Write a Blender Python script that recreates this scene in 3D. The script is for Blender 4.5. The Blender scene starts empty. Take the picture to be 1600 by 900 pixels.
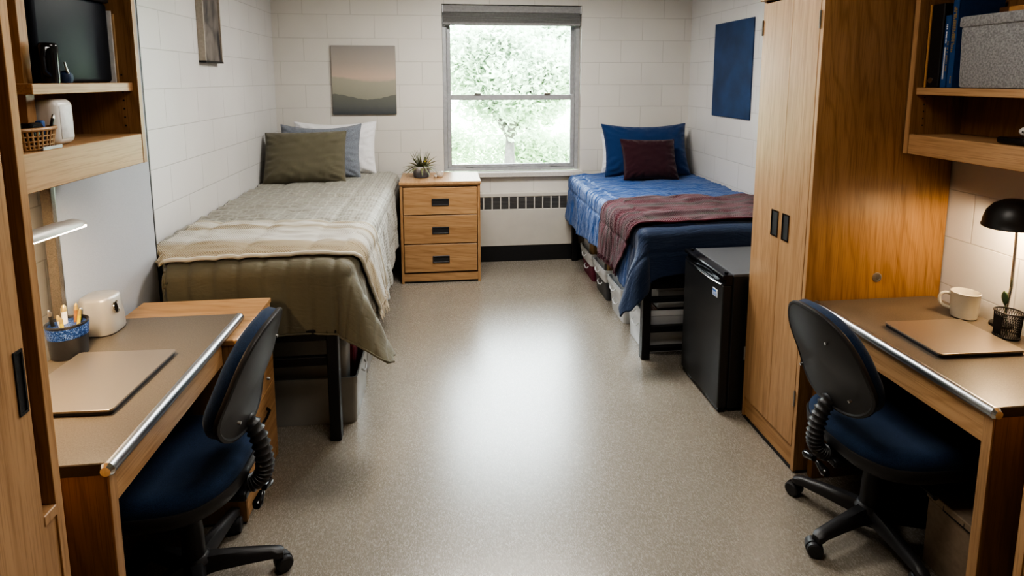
import bpy, bmesh, math, random
from mathutils import Vector, Matrix, noise
random.seed(7)
C = bpy.context.scene.collection
PI = math.pi
def R_(d): return math.radians(d)

# ------------------------------------------------------------------ materials
def newmat(name):
    m = bpy.data.materials.new(name); m.use_nodes = True
    nt = m.node_tree; b = nt.nodes['Principled BSDF']
    return m, nt, b
def N(nt, t, **kw):
    n = nt.nodes.new(t)
    for k, v in kw.items():
        if k in n.inputs: n.inputs[k].default_value = v
        else: setattr(n, k, v)
    return n
def c4(c): return (c[0], c[1], c[2], 1)
def mapped(nt, scale, coord='Object', rot=(0,0,0)):
    tc = N(nt, 'ShaderNodeTexCoord'); mp = N(nt, 'ShaderNodeMapping')
    mp.inputs['Scale'].default_value = scale; mp.inputs['Rotation'].default_value = rot
    nt.links.new(tc.outputs[coord], mp.inputs['Vector']); return mp.outputs['Vector']
def ramp(nt, fac, stops):
    r = N(nt, 'ShaderNodeValToRGB'); e = r.color_ramp.elements
    while len(e) < len(stops): e.new(0.5)
    for i, (p, c) in enumerate(stops): e[i].position = p; e[i].color = c4(c)
    nt.links.new(fac, r.inputs['Fac']); return r.outputs['Color']
def bump(nt, b, h, strength=.2, dist=.005):
    bp = N(nt, 'ShaderNodeBump', Strength=strength, Distance=dist)
    nt.links.new(h, bp.inputs['Height']); nt.links.new(bp.outputs['Normal'], b.inputs['Normal'])
def mix(nt, fac, a, b_, blend='MIX'):
    m = N(nt, 'ShaderNodeMix', data_type='RGBA', blend_type=blend)
    if hasattr(fac, 'links'): nt.links.new(fac, m.inputs[0])
    else: m.inputs[0].default_value = fac
    for i, s in ((6, a), (7, b_)):
        if hasattr(s, 'links'): nt.links.new(s, m.inputs[i])
        else: m.inputs[i].default_value = c4(s)
    return m.outputs[2]
def math_(nt, op, a, b_=None):
    m = N(nt, 'ShaderNodeMath', operation=op)
    for i, s in ((0, a), (1, b_)):
        if s is None: continue
        if hasattr(s, 'links'): nt.links.new(s, m.inputs[i])
        else: m.inputs[i].default_value = s
    return m.outputs[0]

def plain(name, col, rough=.5, metal=0, nscale=60, nstr=.08, var=.1, coat=0, sheen=0, spec=.5, stretch=(1,1,1)):
    m, nt, b = newmat(name)
    v = mapped(nt, tuple(s*nscale for s in stretch))
    n = N(nt, 'ShaderNodeTexNoise', Scale=1.0, Detail=4.0); nt.links.new(v, n.inputs['Vector'])
    d = tuple(x*(1-var) for x in col); l = tuple(min(1, x*(1+var)) for x in col)
    nt.links.new(ramp(nt, n.outputs['Fac'], [(.3, d), (.7, l)]), b.inputs['Base Color'])
    b.inputs['Roughness'].default_value = rough; b.inputs['Metallic'].default_value = metal
    b.inputs['Coat Weight'].default_value = coat; b.inputs['Sheen Weight'].default_value = sheen
    b.inputs['Specular IOR Level'].default_value = spec
    if nstr: bump(nt, b, n.outputs['Fac'], nstr, .002)
    return m

def wood(name, axis='z', light=(.50,.31,.165), dark=(.36,.20,.095), rough=.38, cath=.45, offs=0):
    m, nt, b = newmat(name)
    a = 'xyz'.index(axis)
    def sc(al, ac): s = [ac]*3; s[a] = al; return tuple(s)
    v1 = mapped(nt, sc(.9, 14)); v2 = mapped(nt, sc(6, 260)); v3 = mapped(nt, sc(.42, 2.6)); v4 = mapped(nt, sc(1.3, 45))
    n1 = N(nt, 'ShaderNodeTexNoise', Scale=1.0, Detail=5.0, Distortion=.6); nt.links.new(v1, n1.inputs['Vector'])
    n2 = N(nt, 'ShaderNodeTexNoise', Scale=1.0, Detail=3.0); nt.links.new(v2, n2.inputs['Vector'])
    n4 = N(nt, 'ShaderNodeTexNoise', Scale=1.0, Detail=3.0); nt.links.new(v4, n4.inputs['Vector'])
    w = N(nt, 'ShaderNodeTexWave', Scale=4.5, Distortion=9.0, Detail=2.5); w.bands_direction = 'DIAGONAL'
    w.inputs['Detail Scale'].default_value = .9; w.inputs['Phase Offset'].default_value = offs
    nt.links.new(v3, w.inputs['Vector'])
    mid = tuple((p+q)/2 for p, q in zip(light, dark))
    base = ramp(nt, n1.outputs['Fac'], [(.25, mid), (.6, light), (.85, tuple(x*1.08 for x in light))])
    g = ramp(nt, w.outputs['Fac'], [(.0, tuple(x/l for x, l in zip(dark, light))), (.22, (.95,.93,.91)), (1, (1,1,1))])
    col = mix(nt, cath, base, g, 'MULTIPLY')
    p = ramp(nt, n2.outputs['Fac'], [(.36, (.62,.55,.48)), (.5, (1,1,1))])
    col = mix(nt, .55, col, p, 'MULTIPLY')
    q = ramp(nt, n4.outputs['Fac'], [(.3, (.75,.69,.62)), (.55, (1,1,1))])
    col = mix(nt, .6, col, q, 'MULTIPLY')
    nt.links.new(col, b.inputs['Base Color']); b.inputs['Roughness'].default_value = rough
    b.inputs['Specular IOR Level'].default_value = .4
    bump(nt, b, n2.outputs['Fac'], .06, .001)
    return m

def block_wall(name, horiz, col=(.66,.64,.60), zoff=.025):
    # painted concrete block, courses .203 m, blocks .406 m
    m, nt, b = newmat(name)
    tc = N(nt, 'ShaderNodeTexCoord'); sp = N(nt, 'ShaderNodeSeparateXYZ'); cb = N(nt, 'ShaderNodeCombineXYZ')
    nt.links.new(tc.outputs['Object'], sp.inputs[0])
    nt.links.new(sp.outputs[horiz], cb.inputs[0])
    nt.links.new(math_(nt, 'SUBTRACT', sp.outputs['Z'], zoff), cb.inputs[1])
    br = N(nt, 'ShaderNodeTexBrick', Scale=1.0); br.offset = .5
    br.inputs['Brick Width'].default_value = .406; br.inputs['Row Height'].default_value = .203
    br.inputs['Mortar Size'].default_value = .0030; br.inputs['Mortar Smooth'].default_value = .6
    br.inputs['Color1'].default_value = (1,1,1,1); br.inputs['Color2'].default_value = (.93,.93,.93,1)
    nt.links.new(cb.outputs[0], br.inputs['Vector'])
    n = N(nt, 'ShaderNodeTexNoise', Scale=55.0, Detail=5.0); nt.links.new(tc.outputs['Object'], n.inputs['Vector'])
    n2 = N(nt, 'ShaderNodeTexNoise', Scale=2.0, Detail=2.0); nt.links.new(tc.outputs['Object'], n2.inputs['Vector'])
    base = ramp(nt, n2.outputs['Fac'], [(.3, tuple(x*.95 for x in col)), (.7, tuple(x*1.03 for x in col))])
    base = mix(nt, .25, base, br.outputs['Color'], 'MULTIPLY')
    base = mix(nt, math_(nt, 'MULTIPLY', br.outputs['Fac'], .25), base, tuple(x*.86 for x in col))
    nt.links.new(base, b.inputs['Base Color']); b.inputs['Roughness'].default_value = .42
    h = math_(nt, 'ADD', math_(nt, 'MULTIPLY', br.outputs['Fac'], -1.0), math_(nt, 'MULTIPLY', n.outputs['Fac'], .22))
    bump(nt, b, h, .45, .003)
    return m

def floor_mat():
    m, nt, b = newmat('speckled_vinyl')
    tc = N(nt, 'ShaderNodeTexCoord')
    def nz(s, d, dist=0):
        mp = N(nt, 'ShaderNodeMapping'); mp.inputs['Scale'].default_value = s; mp.inputs['Rotation'].default_value = (0,0,.6)
        nt.links.new(tc.outputs['Object'], mp.inputs['Vector'])
        n = N(nt, 'ShaderNodeTexNoise', Scale=1.0, Detail=d, Distortion=dist); nt.links.new(mp.outputs[0], n.inputs['Vector']); return n.outputs['Fac']
    a = nz((240, 95, 1), 2.0, 1.2); f2 = nz((95, 240, 1), 2.0, 1.2); big = nz((3, 3, 1), 3.0)
    col = ramp(nt, a, [(.34, (.235,.21,.175)), (.5, (.29,.262,.222)), (.66, (.345,.315,.272))])
    col2 = ramp(nt, f2, [(.36, (.80,.78,.75)), (.55, (1,1,1))])
    col = mix(nt, .7, col, col2, 'MULTIPLY')
    col = mix(nt, .5, col, ramp(nt, big, [(.3, (.9,.9,.9)), (.7, (1,1,1))]), 'MULTIPLY')
    nt.links.new(col, b.inputs['Base Color'])
    nt.links.new(ramp(nt, a, [(.3, (.22,)*3), (.7, (.30,)*3)]), b.inputs['Roughness'])
    b.inputs['Specular IOR Level'].default_value = 1.0
    bump(nt, b, math_(nt, 'ADD', a, f2), .10, .002)
    return m

def fabric(name, col, weave=900, var=.15, rough=.85, sheen=.3, bstr=.25, mottled=0, col2=None, fold=0):
    m, nt, b = newmat(name)
    v = mapped(nt, (weave,)*3)
    n = N(nt, 'ShaderNodeTexNoise', Scale=1.0, Detail=2.0); nt.links.new(v, n.inputs['Vector'])
    v2 = mapped(nt, (25,)*3)
    n2 = N(nt, 'ShaderNodeTexNoise', Scale=1.0, Detail=3.0); nt.links.new(v2, n2.inputs['Vector'])
    d = tuple(x*(1-var) for x in col); l = tuple(x*(1+var) for x in (col2 or col))
    fac = mix(nt, mottled, n.outputs['Fac'], n2.outputs['Fac']) if mottled else n.outputs['Fac']
    nt.links.new(ramp(nt, fac, [(.35, d), (.65, l)]), b.inputs['Base Color'])
    b.inputs['Roughness'].default_value = rough; b.inputs['Sheen Weight'].default_value = sheen
    b.inputs['Specular IOR Level'].default_value = .2
    h = n.outputs['Fac']
    if fold:
        v3 = mapped(nt, (14, 14, 5)); n3 = N(nt, 'ShaderNodeTexNoise', Scale=1.0, Detail=3.0, Distortion=1.5); nt.links.new(v3, n3.inputs['Vector'])
        h = math_(nt, 'ADD', math_(nt, 'MULTIPLY', h, .12), math_(nt, 'MULTIPLY', n3.outputs['Fac'], fold))
    bump(nt, b, h, bstr, .004)
    return m

def uvsep(nt):
    uv = N(nt, 'ShaderNodeUVMap'); sp = N(nt, 'ShaderNodeSeparateXYZ'); nt.links.new(uv.outputs[0], sp.inputs[0])
    return uv.outputs[0], sp.outputs['X'], sp.outputs['Y']

def olive_comforter_mat():
    m, nt, b = newmat('olive_reversible_comforter')
    uv, a, bb = uvsep(nt)     # a across the bed, bb from the head towards the foot, metres
    n = N(nt, 'ShaderNodeTexNoise', Scale=500.0); nt.links.new(uv, n.inputs['Vector'])
    olive = ramp(nt, n.outputs['Fac'], [(.3, (.110,.100,.066)), (.7, (.140,.128,.086))])
    top = ramp(nt, n.outputs['Fac'], [(.3, (.235,.228,.195)), (.7, (.285,.278,.24))])
    # lengthwise pale woven stripes towards the open side of the bed
    st = math_(nt, 'FRACT', math_(nt, 'MULTIPLY', a, 9.0))
    stm = ramp(nt, st, [(.0, (1,1,1)), (.08, (1,1,1)), (.12, (0,0,0)), (.55, (0,0,0)), (.6, (.6,.6,.6)), (.66, (.6,.6,.6)), (.7, (0,0,0)), (1, (0,0,0))])
    st2 = math_(nt, 'FRACT', math_(nt, 'MULTIPLY', a, 46.0))
    stm2 = ramp(nt, st2, [(.35, (0,0,0)), (.6, (1,1,1))])
    top = mix(nt, math_(nt, 'MULTIPLY', stm, .45), top, (.44,.43,.385))
    side = ramp(nt, math_(nt, 'DIVIDE', a, 2.0), [(.0, (0,0,0)), (.30, (.05,.05,.05)), (.47, (.9,.9,.9)), (1, (1,1,1))])
    fine = mix(nt, math_(nt, 'MULTIPLY', stm2, .55), top, (.45,.445,.40))
    top = mix(nt, side, top, fine)
    # foot panel is the plain olive side
    edge = ramp(nt, math_(nt, 'SUBTRACT', math_(nt, 'MULTIPLY', math_(nt, 'SUBTRACT', bb, 2.3), 4.0), 0), [(0, (0,0,0)), (.03, (1,1,1))])
    col = mix(nt, edge, top, olive)
    nt.links.new(col, b.inputs['Base Color']); b.inputs['Roughness'].default_value = .62
    b.inputs['Sheen Weight'].default_value = .25
    w = N(nt, 'ShaderNodeTexNoise', Scale=16.0, Detail=4.0, Distortion=2.0)
    mp = N(nt, 'ShaderNodeMapping'); mp.inputs['Scale'].default_value = (.6, 1.6, 1); nt.links.new(uv, mp.inputs[0]); nt.links.new(mp.outputs[0], w.inputs['Vector'])
    ed = N(nt, 'ShaderNodeSeparateColor'); nt.links.new(edge, ed.inputs[0])
    bump(nt, b, math_(nt, 'MULTIPLY', w.outputs['Fac'], math_(nt, 'SUBTRACT', 1.0, math_(nt, 'MULTIPLY', ed.outputs[0], .82))), .8, .018)
    return m
def blue_comforter_mat():
    m, nt, b = newmat('blue_comforter')
    uv, a, bb = uvsep(nt)
    n = N(nt, 'ShaderNodeTexNoise', Scale=600.0); nt.links.new(uv, n.inputs['Vector'])
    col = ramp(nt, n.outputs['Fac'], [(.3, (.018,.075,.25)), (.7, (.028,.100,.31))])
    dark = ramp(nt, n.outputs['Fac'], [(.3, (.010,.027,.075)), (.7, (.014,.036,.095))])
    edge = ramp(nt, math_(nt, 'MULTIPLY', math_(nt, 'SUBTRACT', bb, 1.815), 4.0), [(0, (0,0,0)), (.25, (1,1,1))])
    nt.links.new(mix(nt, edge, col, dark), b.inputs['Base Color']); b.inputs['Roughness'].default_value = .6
    b.inputs['Sheen Weight'].default_value = .2
    w = N(nt, 'ShaderNodeTexNoise', Scale=20.0, Detail=4.0, Distortion=1.6)
    mp = N(nt, 'ShaderNodeMapping'); mp.inputs['Scale'].default_value = (.5, 2.0, 1); nt.links.new(uv, mp.inputs[0]); nt.links.new(mp.outputs[0], w.inputs['Vector'])
    ed = N(nt, 'ShaderNodeSeparateColor'); nt.links.new(edge, ed.inputs[0])
    bump(nt, b, math_(nt, 'MULTIPLY', w.outputs['Fac'], math_(nt, 'SUBTRACT', 1.0, math_(nt, 'MULTIPLY', ed.outputs[0], .75))), .9, .02)
    return m
def knit_mat(name, stops, rep, rough=.95, rib=95, noise_amt=.12, bs=.8):
    m, nt, b = newmat(name)
    uv, a, bb = uvsep(nt)
    n = N(nt, 'ShaderNodeTexNoise', Scale=7.0, Detail=4.0); 
    mp = N(nt, 'ShaderNodeMapping'); mp.inputs['Scale'].default_value = (1.0, 6, 1); nt.links.new(uv, mp.inputs[0]); nt.links.new(mp.outputs[0], n.inputs['Vector'])
    f = math_(nt, 'ADD', math_(nt, 'MULTIPLY', bb, rep), math_(nt, 'MULTIPLY', math_(nt, 'SUBTRACT', n.outputs['Fac'], .5), noise_amt))
    col = ramp(nt, math_(nt, 'FRACT', f), stops)
    s1 = math_(nt, 'SINE', math_(nt, 'MULTIPLY', a, rib*6.0)); s2 = math_(nt, 'SINE', math_(nt, 'MULTIPLY', bb, rib*6.0))
    kn = math_(nt, 'MULTIPLY', s1, s2)
    col = mix(nt, .35, col, ramp(nt, math_(nt, 'ADD', math_(nt, 'MULTIPLY', kn, .5), .5), [(0, (.55,.5,.45)), (.6, (1,1,1))]), 'MULTIPLY')
    nt.links.new(col, b.inputs['Base Color']); b.inputs['Roughness'].default_value = rough; b.inputs['Sheen Weight'].default_value = .3
    b.inputs['Specular IOR Level'].default_value = .15
    bump(nt, b, kn, bs, .004)
    return m
def plastic_clear(name, col, opacity=.5, rough=.25, spec=.5):
    m, nt, b = newmat(name); b.inputs['Specular IOR Level'].default_value = spec
    n = N(nt, 'ShaderNodeTexNoise', Scale=8.0); nt.links.new(mapped(nt, (1,1,1)), n.inputs['Vector'])
    nt.links.new(ramp(nt, n.outputs['Fac'], [(.3, tuple(x*.9 for x in col)), (.7, col)]), b.inputs['Base Color'])
    b.inputs['Roughness'].default_value = rough
    t = N(nt, 'ShaderNodeBsdfTransparent'); t.inputs[0].default_value = (.9,.92,.94,1)
    ms = N(nt, 'ShaderNodeMixShader'); ms.inputs[0].default_value = opacity
    nt.links.new(t.outputs[0], ms.inputs[1]); nt.links.new(b.outputs[0], ms.inputs[2])
    nt.links.new(ms.outputs[0], nt.nodes['Material Output'].inputs['Surface'])
    return m
def glass_mat():
    m, nt, b = newmat('window_glass')
    nt.nodes.remove(b)
    t = N(nt, 'ShaderNodeBsdfTransparent'); g = N(nt, 'ShaderNodeBsdfGlossy', Roughness=.02); fr = N(nt, 'ShaderNodeFresnel', IOR=1.45)
    n = N(nt, 'ShaderNodeTexNoise', Scale=3.0)
    nt.links.new(ramp(nt, n.outputs['Fac'], [(0, (.94,.97,.96)), (1, (.97,.99,.98))]), t.inputs[0])
    ms = N(nt, 'ShaderNodeMixShader'); nt.links.new(fr.outputs[0], ms.inputs[0]); nt.links.new(t.outputs[0], ms.inputs[1]); nt.links.new(g.outputs[0], ms.inputs[2])
    nt.links.new(ms.outputs[0], nt.nodes['Material Output'].inputs['Surface'])
    return m
def emis(name, col, s):
    m, nt, b = newmat(name)
    n = N(nt, 'ShaderNodeTexNoise', Scale=5.0)
    nt.links.new(ramp(nt, n.outputs['Fac'], [(0, tuple(x*.96 for x in col)), (1, col)]), b.inputs['Emission Color'])
    b.inputs['Base Color'].default_value = c4(col); b.inputs['Emission Strength'].default_value = s
    return m
def leaf_mat(name, c1, c2):
    m, nt, b = newmat(name)
    oi = N(nt, 'ShaderNodeTexNoise', Scale=1.3, Detail=4.0); nt.links.new(mapped(nt, (1,1,1)), oi.inputs['Vector'])
    col = ramp(nt, oi.outputs['Fac'], [(.3, c1), (.7, c2)])
    d = N(nt, 'ShaderNodeBsdfDiffuse'); t = N(nt, 'ShaderNodeBsdfTranslucent')
    nt.links.new(col, d.inputs[0]); nt.links.new(col, t.inputs[0])
    ms = N(nt, 'ShaderNodeMixShader'); ms.inputs[0].default_value = .5
    nt.links.new(d.outputs[0], ms.inputs[1]); nt.links.new(t.outputs[0], ms.inputs[2])
    nt.links.new(ms.outputs[0], nt.nodes['Material Output'].inputs['Surface'])
    return m
def canvas_mat(z0, z1, y_is=None):
    m, nt, b = newmat('painted_canvas')
    tc = N(nt, 'ShaderNodeTexCoord'); sp = N(nt, 'ShaderNodeSeparateXYZ'); nt.links.new(tc.outputs['Object'], sp.inputs[0])
    # object origin is the canvas centre; waves of hills
    x = sp.outputs['X']; z = sp.outputs['Z']
    hh = (z1-z0)/2
    t = math_(nt, 'DIVIDE', math_(nt, 'ADD', z, hh), 2*hh)
    s1 = math_(nt, 'MULTIPLY', math_(nt, 'SINE', math_(nt, 'MULTIPLY', math_(nt, 'ADD', x, .10), 8.0)), .035)
    s2 = math_(nt, 'MULTIPLY', math_(nt, 'COSINE', math_(nt, 'MULTIPLY', math_(nt, 'ADD', x, -.04), 10.0)), .04)
    n = N(nt, 'ShaderNodeTexNoise', Scale=26.0, Detail=5.0); nt.links.new(tc.outputs['Object'], n.inputs['Vector'])
    nn = math_(nt, 'MULTIPLY', math_(nt, 'SUBTRACT', n.outputs['Fac'], .5), .03)
    sky = ramp(nt, math_(nt, 'ADD', t, nn), [(.45, (0.435,0.355,0.297)), (.55, (0.522,0.413,0.341)), (.75, (0.384,0.341,0.304)), (1, (0.312,0.297,0.283))])
    mid = ramp(nt, math_(nt, 'ADD', t, nn), [(.2, (0.275,0.275,0.225)), (.5, (0.362,0.348,0.283))])
    low = ramp(nt, math_(nt, 'ADD', t, nn), [(.0, (0.065,0.075,0.084)), (.12, (0.131,0.138,0.131)), (.28, (0.167,0.174,0.152))])
    m1 = ramp(nt, math_(nt, 'ADD', math_(nt, 'ADD', t, s1), nn), [(.50, (0,0,0)), (.53, (1,1,1))])
    m2 = ramp(nt, math_(nt, 'ADD', math_(nt, 'ADD', t, s2), nn), [(.255, (0,0,0)), (.265, (1,1,1))])
    col = mix(nt, m1, mid, sky); col = mix(nt, m2, low, col)
    nt.links.new(col, b.inputs['Base Color']); b.inputs['Roughness'].default_value = .8
    n3 = N(nt, 'ShaderNodeTexNoise', Scale=500.0); nt.links.new(tc.outputs['Object'], n3.inputs['Vector'])
    bump(nt, b, n3.outputs['Fac'], .2, .002)
    return m
def print_mat():
    m, nt, b = newmat('dark_art_print')
    v = mapped(nt, (3, 9, 5)); n = N(nt, 'ShaderNodeTexNoise', Scale=1.0, Detail=3.0, Distortion=1.0); nt.links.new(v, n.inputs['Vector'])
    nt.links.new(ramp(nt, n.outputs['Fac'], [(.35, (.05,.05,.055)), (.5, (.15,.135,.125)), (.62, (.22,.20,.185))]), b.inputs['Base Color'])
    b.inputs['Roughness'].default_value = .3
    return m
def glitter_mat():
    m, nt, b = newmat('blue_glitter')
    v = N(nt, 'ShaderNodeTexVoronoi', Scale=420.0); nt.links.new(mapped(nt, (1,1,1)), v.inputs['Vector'])
    nt.links.new(ramp(nt, v.outputs['Color'], [(.2, (.01,.035,.14)), (.6, (.03,.11,.38)), (.95, (.35,.5,.9))]), b.inputs['Base Color'])
    b.inputs['Roughness'].default_value = .3; b.inputs['Metallic'].default_value = .5
    return m
def speckle_mat(name, col, spk, scale=60, thr=.06, rough=.25):
    m, nt, b = newmat(name)
    v = N(nt, 'ShaderNodeTexVoronoi', Scale=float(scale)); nt.links.new(mapped(nt, (1,1,1)), v.inputs['Vector'])
    nt.links.new(ramp(nt, v.outputs['Distance'], [(thr, spk), (thr+.03, col)]), b.inputs['Base Color'])
    b.inputs['Roughness'].default_value = rough
    return m
def pot_mat():
    m, nt, b = newmat('dipped_glaze')
    tc = N(nt, 'ShaderNodeTexCoord'); sp = N(nt, 'ShaderNodeSeparateXYZ'); nt.links.new(tc.outputs['Object'], sp.inputs[0])
    n = N(nt, 'ShaderNodeTexNoise', Scale=18.0, Detail=3.0); nt.links.new(tc.outputs['Object'], n.inputs['Vector'])
    f = math_(nt, 'ADD', sp.outputs['Z'], math_(nt, 'MULTIPLY', n.outputs['Fac'], .04))
    nt.links.new(ramp(nt, math_(nt, 'MULTIPLY', f, 10.0), [(.60, (.10,.11,.13)), (.95, (.30,.30,.31)), (1.0, (.52,.50,.47))]), b.inputs['Base Color'])
    b.inputs['Roughness'].default_value = .35
    return m

M = dict(
 wood_v = wood('oak_vertical', 'z'),
 wood_y = wood('oak_lengthwise', 'y'),
 wood_x = wood('oak_crosswise', 'x'),
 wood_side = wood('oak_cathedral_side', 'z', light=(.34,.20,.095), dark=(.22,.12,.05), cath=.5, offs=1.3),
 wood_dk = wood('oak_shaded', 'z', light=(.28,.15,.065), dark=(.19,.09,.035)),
 wood_lt = wood('oak_pale', 'z', light=(.46,.285,.155), dark=(.36,.21,.105), cath=.2),
 wood_lty = wood('oak_pale_lengthwise', 'y', light=(.50,.315,.175), dark=(.42,.255,.13), cath=.3),
 floor = floor_mat(),
 wallx = block_wall('painted_block_back', 'X'),
 wally = block_wall('painted_block_side', 'Y', col=(.66,.655,.65)),  # cooler than the back wall: bluish window light put into the colour
 ceil = plain('ceiling_paint', (.75,.74,.72), .8),
 rubber = plain('black_rubber', (.018,.018,.02), .5),
 metal_blk = plain('black_powder_coat', (.016,.016,.018), .38, nscale=200, nstr=.03),
 plastic_blk = plain('black_plastic', (.030,.030,.033), .42, nscale=900, nstr=.12, var=.2),
 plastic_gloss = plain('glossy_black_plastic', (.012,.012,.014), .12, nscale=40, nstr=0),
 fridge = plain('fridge_black_textured', (.026,.027,.029), .36, nscale=700, nstr=.12),
 fridge_top = plain('fridge_grey_top', (.10,.105,.115), .42, nscale=700, nstr=.15),
 alu = plain('brushed_aluminium', (.42,.43,.45), .36, 1, nscale=80, nstr=.03, stretch=(1,.1,1)),
 alu_win = plain('window_aluminium', (.40,.41,.43), .4, .2, nscale=30, nstr=.02),
 chrome = plain('chrome', (.75,.74,.72), .1, 1, nstr=0),
 steel = plain('steel', (.42,.41,.39), .28, 1),
 laminate = plain('taupe_desk_laminate', (.115,.095,.075), .34, nscale=260, nstr=.05, var=.28),
 laminate_edge = plain('dark_desk_edge', (.045,.035,.028), .4),
 cream_metal = plain('cream_painted_metal', (.56,.535,.49), .45, nscale=8, nstr=.01, var=.03),
 grille_dk = plain('heater_fin_dark', (.10,.10,.10), .5, nscale=300, stretch=(.02,.02,1)),
 blind = plain('grey_blind', (.30,.30,.305), .7),
 blind_fab = plain('grey_pleated_fabric', (.24,.24,.24), .85),
 sill = plain('stone_sill', (.60,.58,.55), .4, nscale=120),
 panel = fabric('grey_tackboard_fabric', (.40,.42,.46), weave=700, var=.08, sheen=.1, bstr=.15),
 glass = glass_mat(),
 olive = olive_comforter_mat(), bluec = blue_comforter_mat(),
 cream = knit_mat('cream_knit', [(0, (.62,.59,.51)), (.06, (.45,.385,.27)), (.11, (.68,.66,.60)), (.20, (.66,.63,.56)), (.25, (.42,.345,.22)), (.30, (.64,.61,.54)), (.60, (.70,.68,.63)), (.68, (.46,.375,.245)), (.95, (.42,.335,.21)), (1, (.40,.32,.20))], 1.47, noise_amt=.10),
 maroon = knit_mat('maroon_knit', [(0, (.045,.009,.017)), (.3, (.13,.018,.038)), (.42, (.035,.035,.035)), (.5, (.13,.030,.05)), (.72, (.06,.015,.028)), (.82, (.05,.045,.04)), (.9, (.12,.028,.045)), (1, (.05,.013,.022))], 3.3, noise_amt=.5),
 fringe_c = fabric('cream_fringe', (.55,.49,.40)), fringe_m = fabric('maroon_fringe', (.085,.025,.04)),
 p_olive = fabric('olive_pillow', (.125,.115,.080), fold=.55, bstr=.45),
 p_grey = fabric('heather_blue_grey', (.19,.21,.245), weave=300, var=.35, fold=.5, bstr=.4),
 p_white = fabric('white_cotton', (.72,.72,.74), fold=.7, bstr=.5),
 p_navy = fabric('navy_cotton', (.012,.040,.125), fold=.9, bstr=.6),
 p_maroon = fabric('maroon_velvet', (.036,.010,.016), sheen=.25, fold=.3),
 mattress = fabric('mattress_ticking', (.12,.13,.17)),
 seat_blue = fabric('blue_chair_fabric', (.017,.036,.082), weave=600, var=.35, sheen=.1),
 laptop = plain('warm_grey_aluminium', (.34,.295,.25), .36, .75, nscale=900, nstr=.02, var=.04),
 laptop_dk = plain('laptop_dark_base', (.035,.037,.045), .35, .3),
 speaker = plain('satin_silver_plastic', (.45,.43,.40), .38, .3, nscale=900, nstr=.03, var=.04),
 white_gloss = plain('white_gloss', (.72,.71,.69), .25, nscale=10, nstr=0, var=.03),
 mug = speckle_mat('cream_speckled_glaze', (.60,.57,.48), (.22,.22,.18), 95, .05),
 glitter = glitter_mat(),
 bin_clear = plastic_clear('clear_bin_plastic', (.88,.90,.93), .76),
 bin_grey = plastic_clear('grey_bin_plastic', (.42,.42,.40), .82, .4),
 bin_smoke = plastic_clear('smoked_bin_plastic', (.020,.026,.038), .94, .45, .18),
 bin_dark = plain('dark_grey_bin', (.07,.075,.085), .4),
 maroon_bin = plain('maroon_basket', (.17,.03,.06), .55), blue_bin = plain('blue_fabric_box', (.025,.09,.30), .6),
 tan = plain('tan_cardboard', (.42,.28,.15), .75), cardboard = plain('beige_file_box', (.30,.235,.175), .7),
 brown = plain('brown_leather', (.16,.075,.035), .5),
 felt = fabric('grey_felt', (.30,.31,.33), weave=160, var=.25, rough=1),
 navy_print = plain('navy_print', (.016,.050,.14), .42, nscale=6, var=.25),
 book_blue = plain('blue_book_cloth', (.02,.075,.22), .45), gold = plain('gold_foil', (.50,.38,.16), .35, .6),
 paper = plain('paper', (.55,.50,.42), .9), black_bk = plain('black_binder', (.012,.012,.014), .4),
 orange_edge = plain('tan_binder_edge', (.42,.22,.08), .7), silver_print = plain('silver_print', (.5,.52,.56), .5),
 white_print = plain('white_print', (.75,.77,.8), .5), blue_print = plain('blue_print', (.05,.16,.45), .5),
 rattan = plain('rattan', (.36,.21,.10), .6), navy = plain('navy_pouch', (.015,.035,.09), .6), 
 leaf_dk = plain('succulent_leaf', (.16,.17,.09), .45, nscale=90, var=.35), leaf_g = plain('green_leaf', (.05,.09,.045), .4),
 yellow = plain('yellow_petal', (.75,.45,.03), .6), soil = plain('soil', (.03,.02,.015), .9),
 pot = pot_mat(), ceramic = speckle_mat('speckled_ceramic', (.55,.50,.44), (.10,.09,.08), 160, .25, .2),
 glow = emis('warm_lamp_glow', (1.0,.82,.58), 14), glow2 = emis('lamp_inner_glow', (1.0,.84,.62), 6),
 lamp_blk = plain('matt_black_lamp', (.015,.015,.016), .4),
 bark = plain('bark', (.10,.085,.085), .9, nscale=12, nstr=.4, var=.25),
 leaves = leaf_mat('tree_leaves', (.38,.48,.35), (.58,.66,.54)), leaves2 = leaf_mat('shrub_leaves', (.45,.57,.38), (.60,.70,.54)),  # leaf colours paled so the washed-out daylight haze is in them
 lawn = plain('lawn', (.35,.50,.24), .9, nscale=15, var=.3), canvas = canvas_mat(1.389, 1.991), artprint = print_mat(),
 frame_lt = plain('pale_frame', (.42,.38,.33), .5), canvas_edge = plain('canvas_edge', (.28,.26,.24), .8),
 bag = plain('black_nylon_bag', (.014,.014,.016), .5, nscale=9, nstr=.6), red = plain('red_cloth', (.22,.03,.05), .9),
 pen_blk = plain('pen_black', (.02,.02,.02), .3), pen_white = plain('pen_white', (.75,.72,.66), .35), pen_yel = plain('pencil_yellow', (.62,.50,.06), .45),
 pen_brn = plain('pen_copper', (.30,.14,.06), .35),
)

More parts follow.
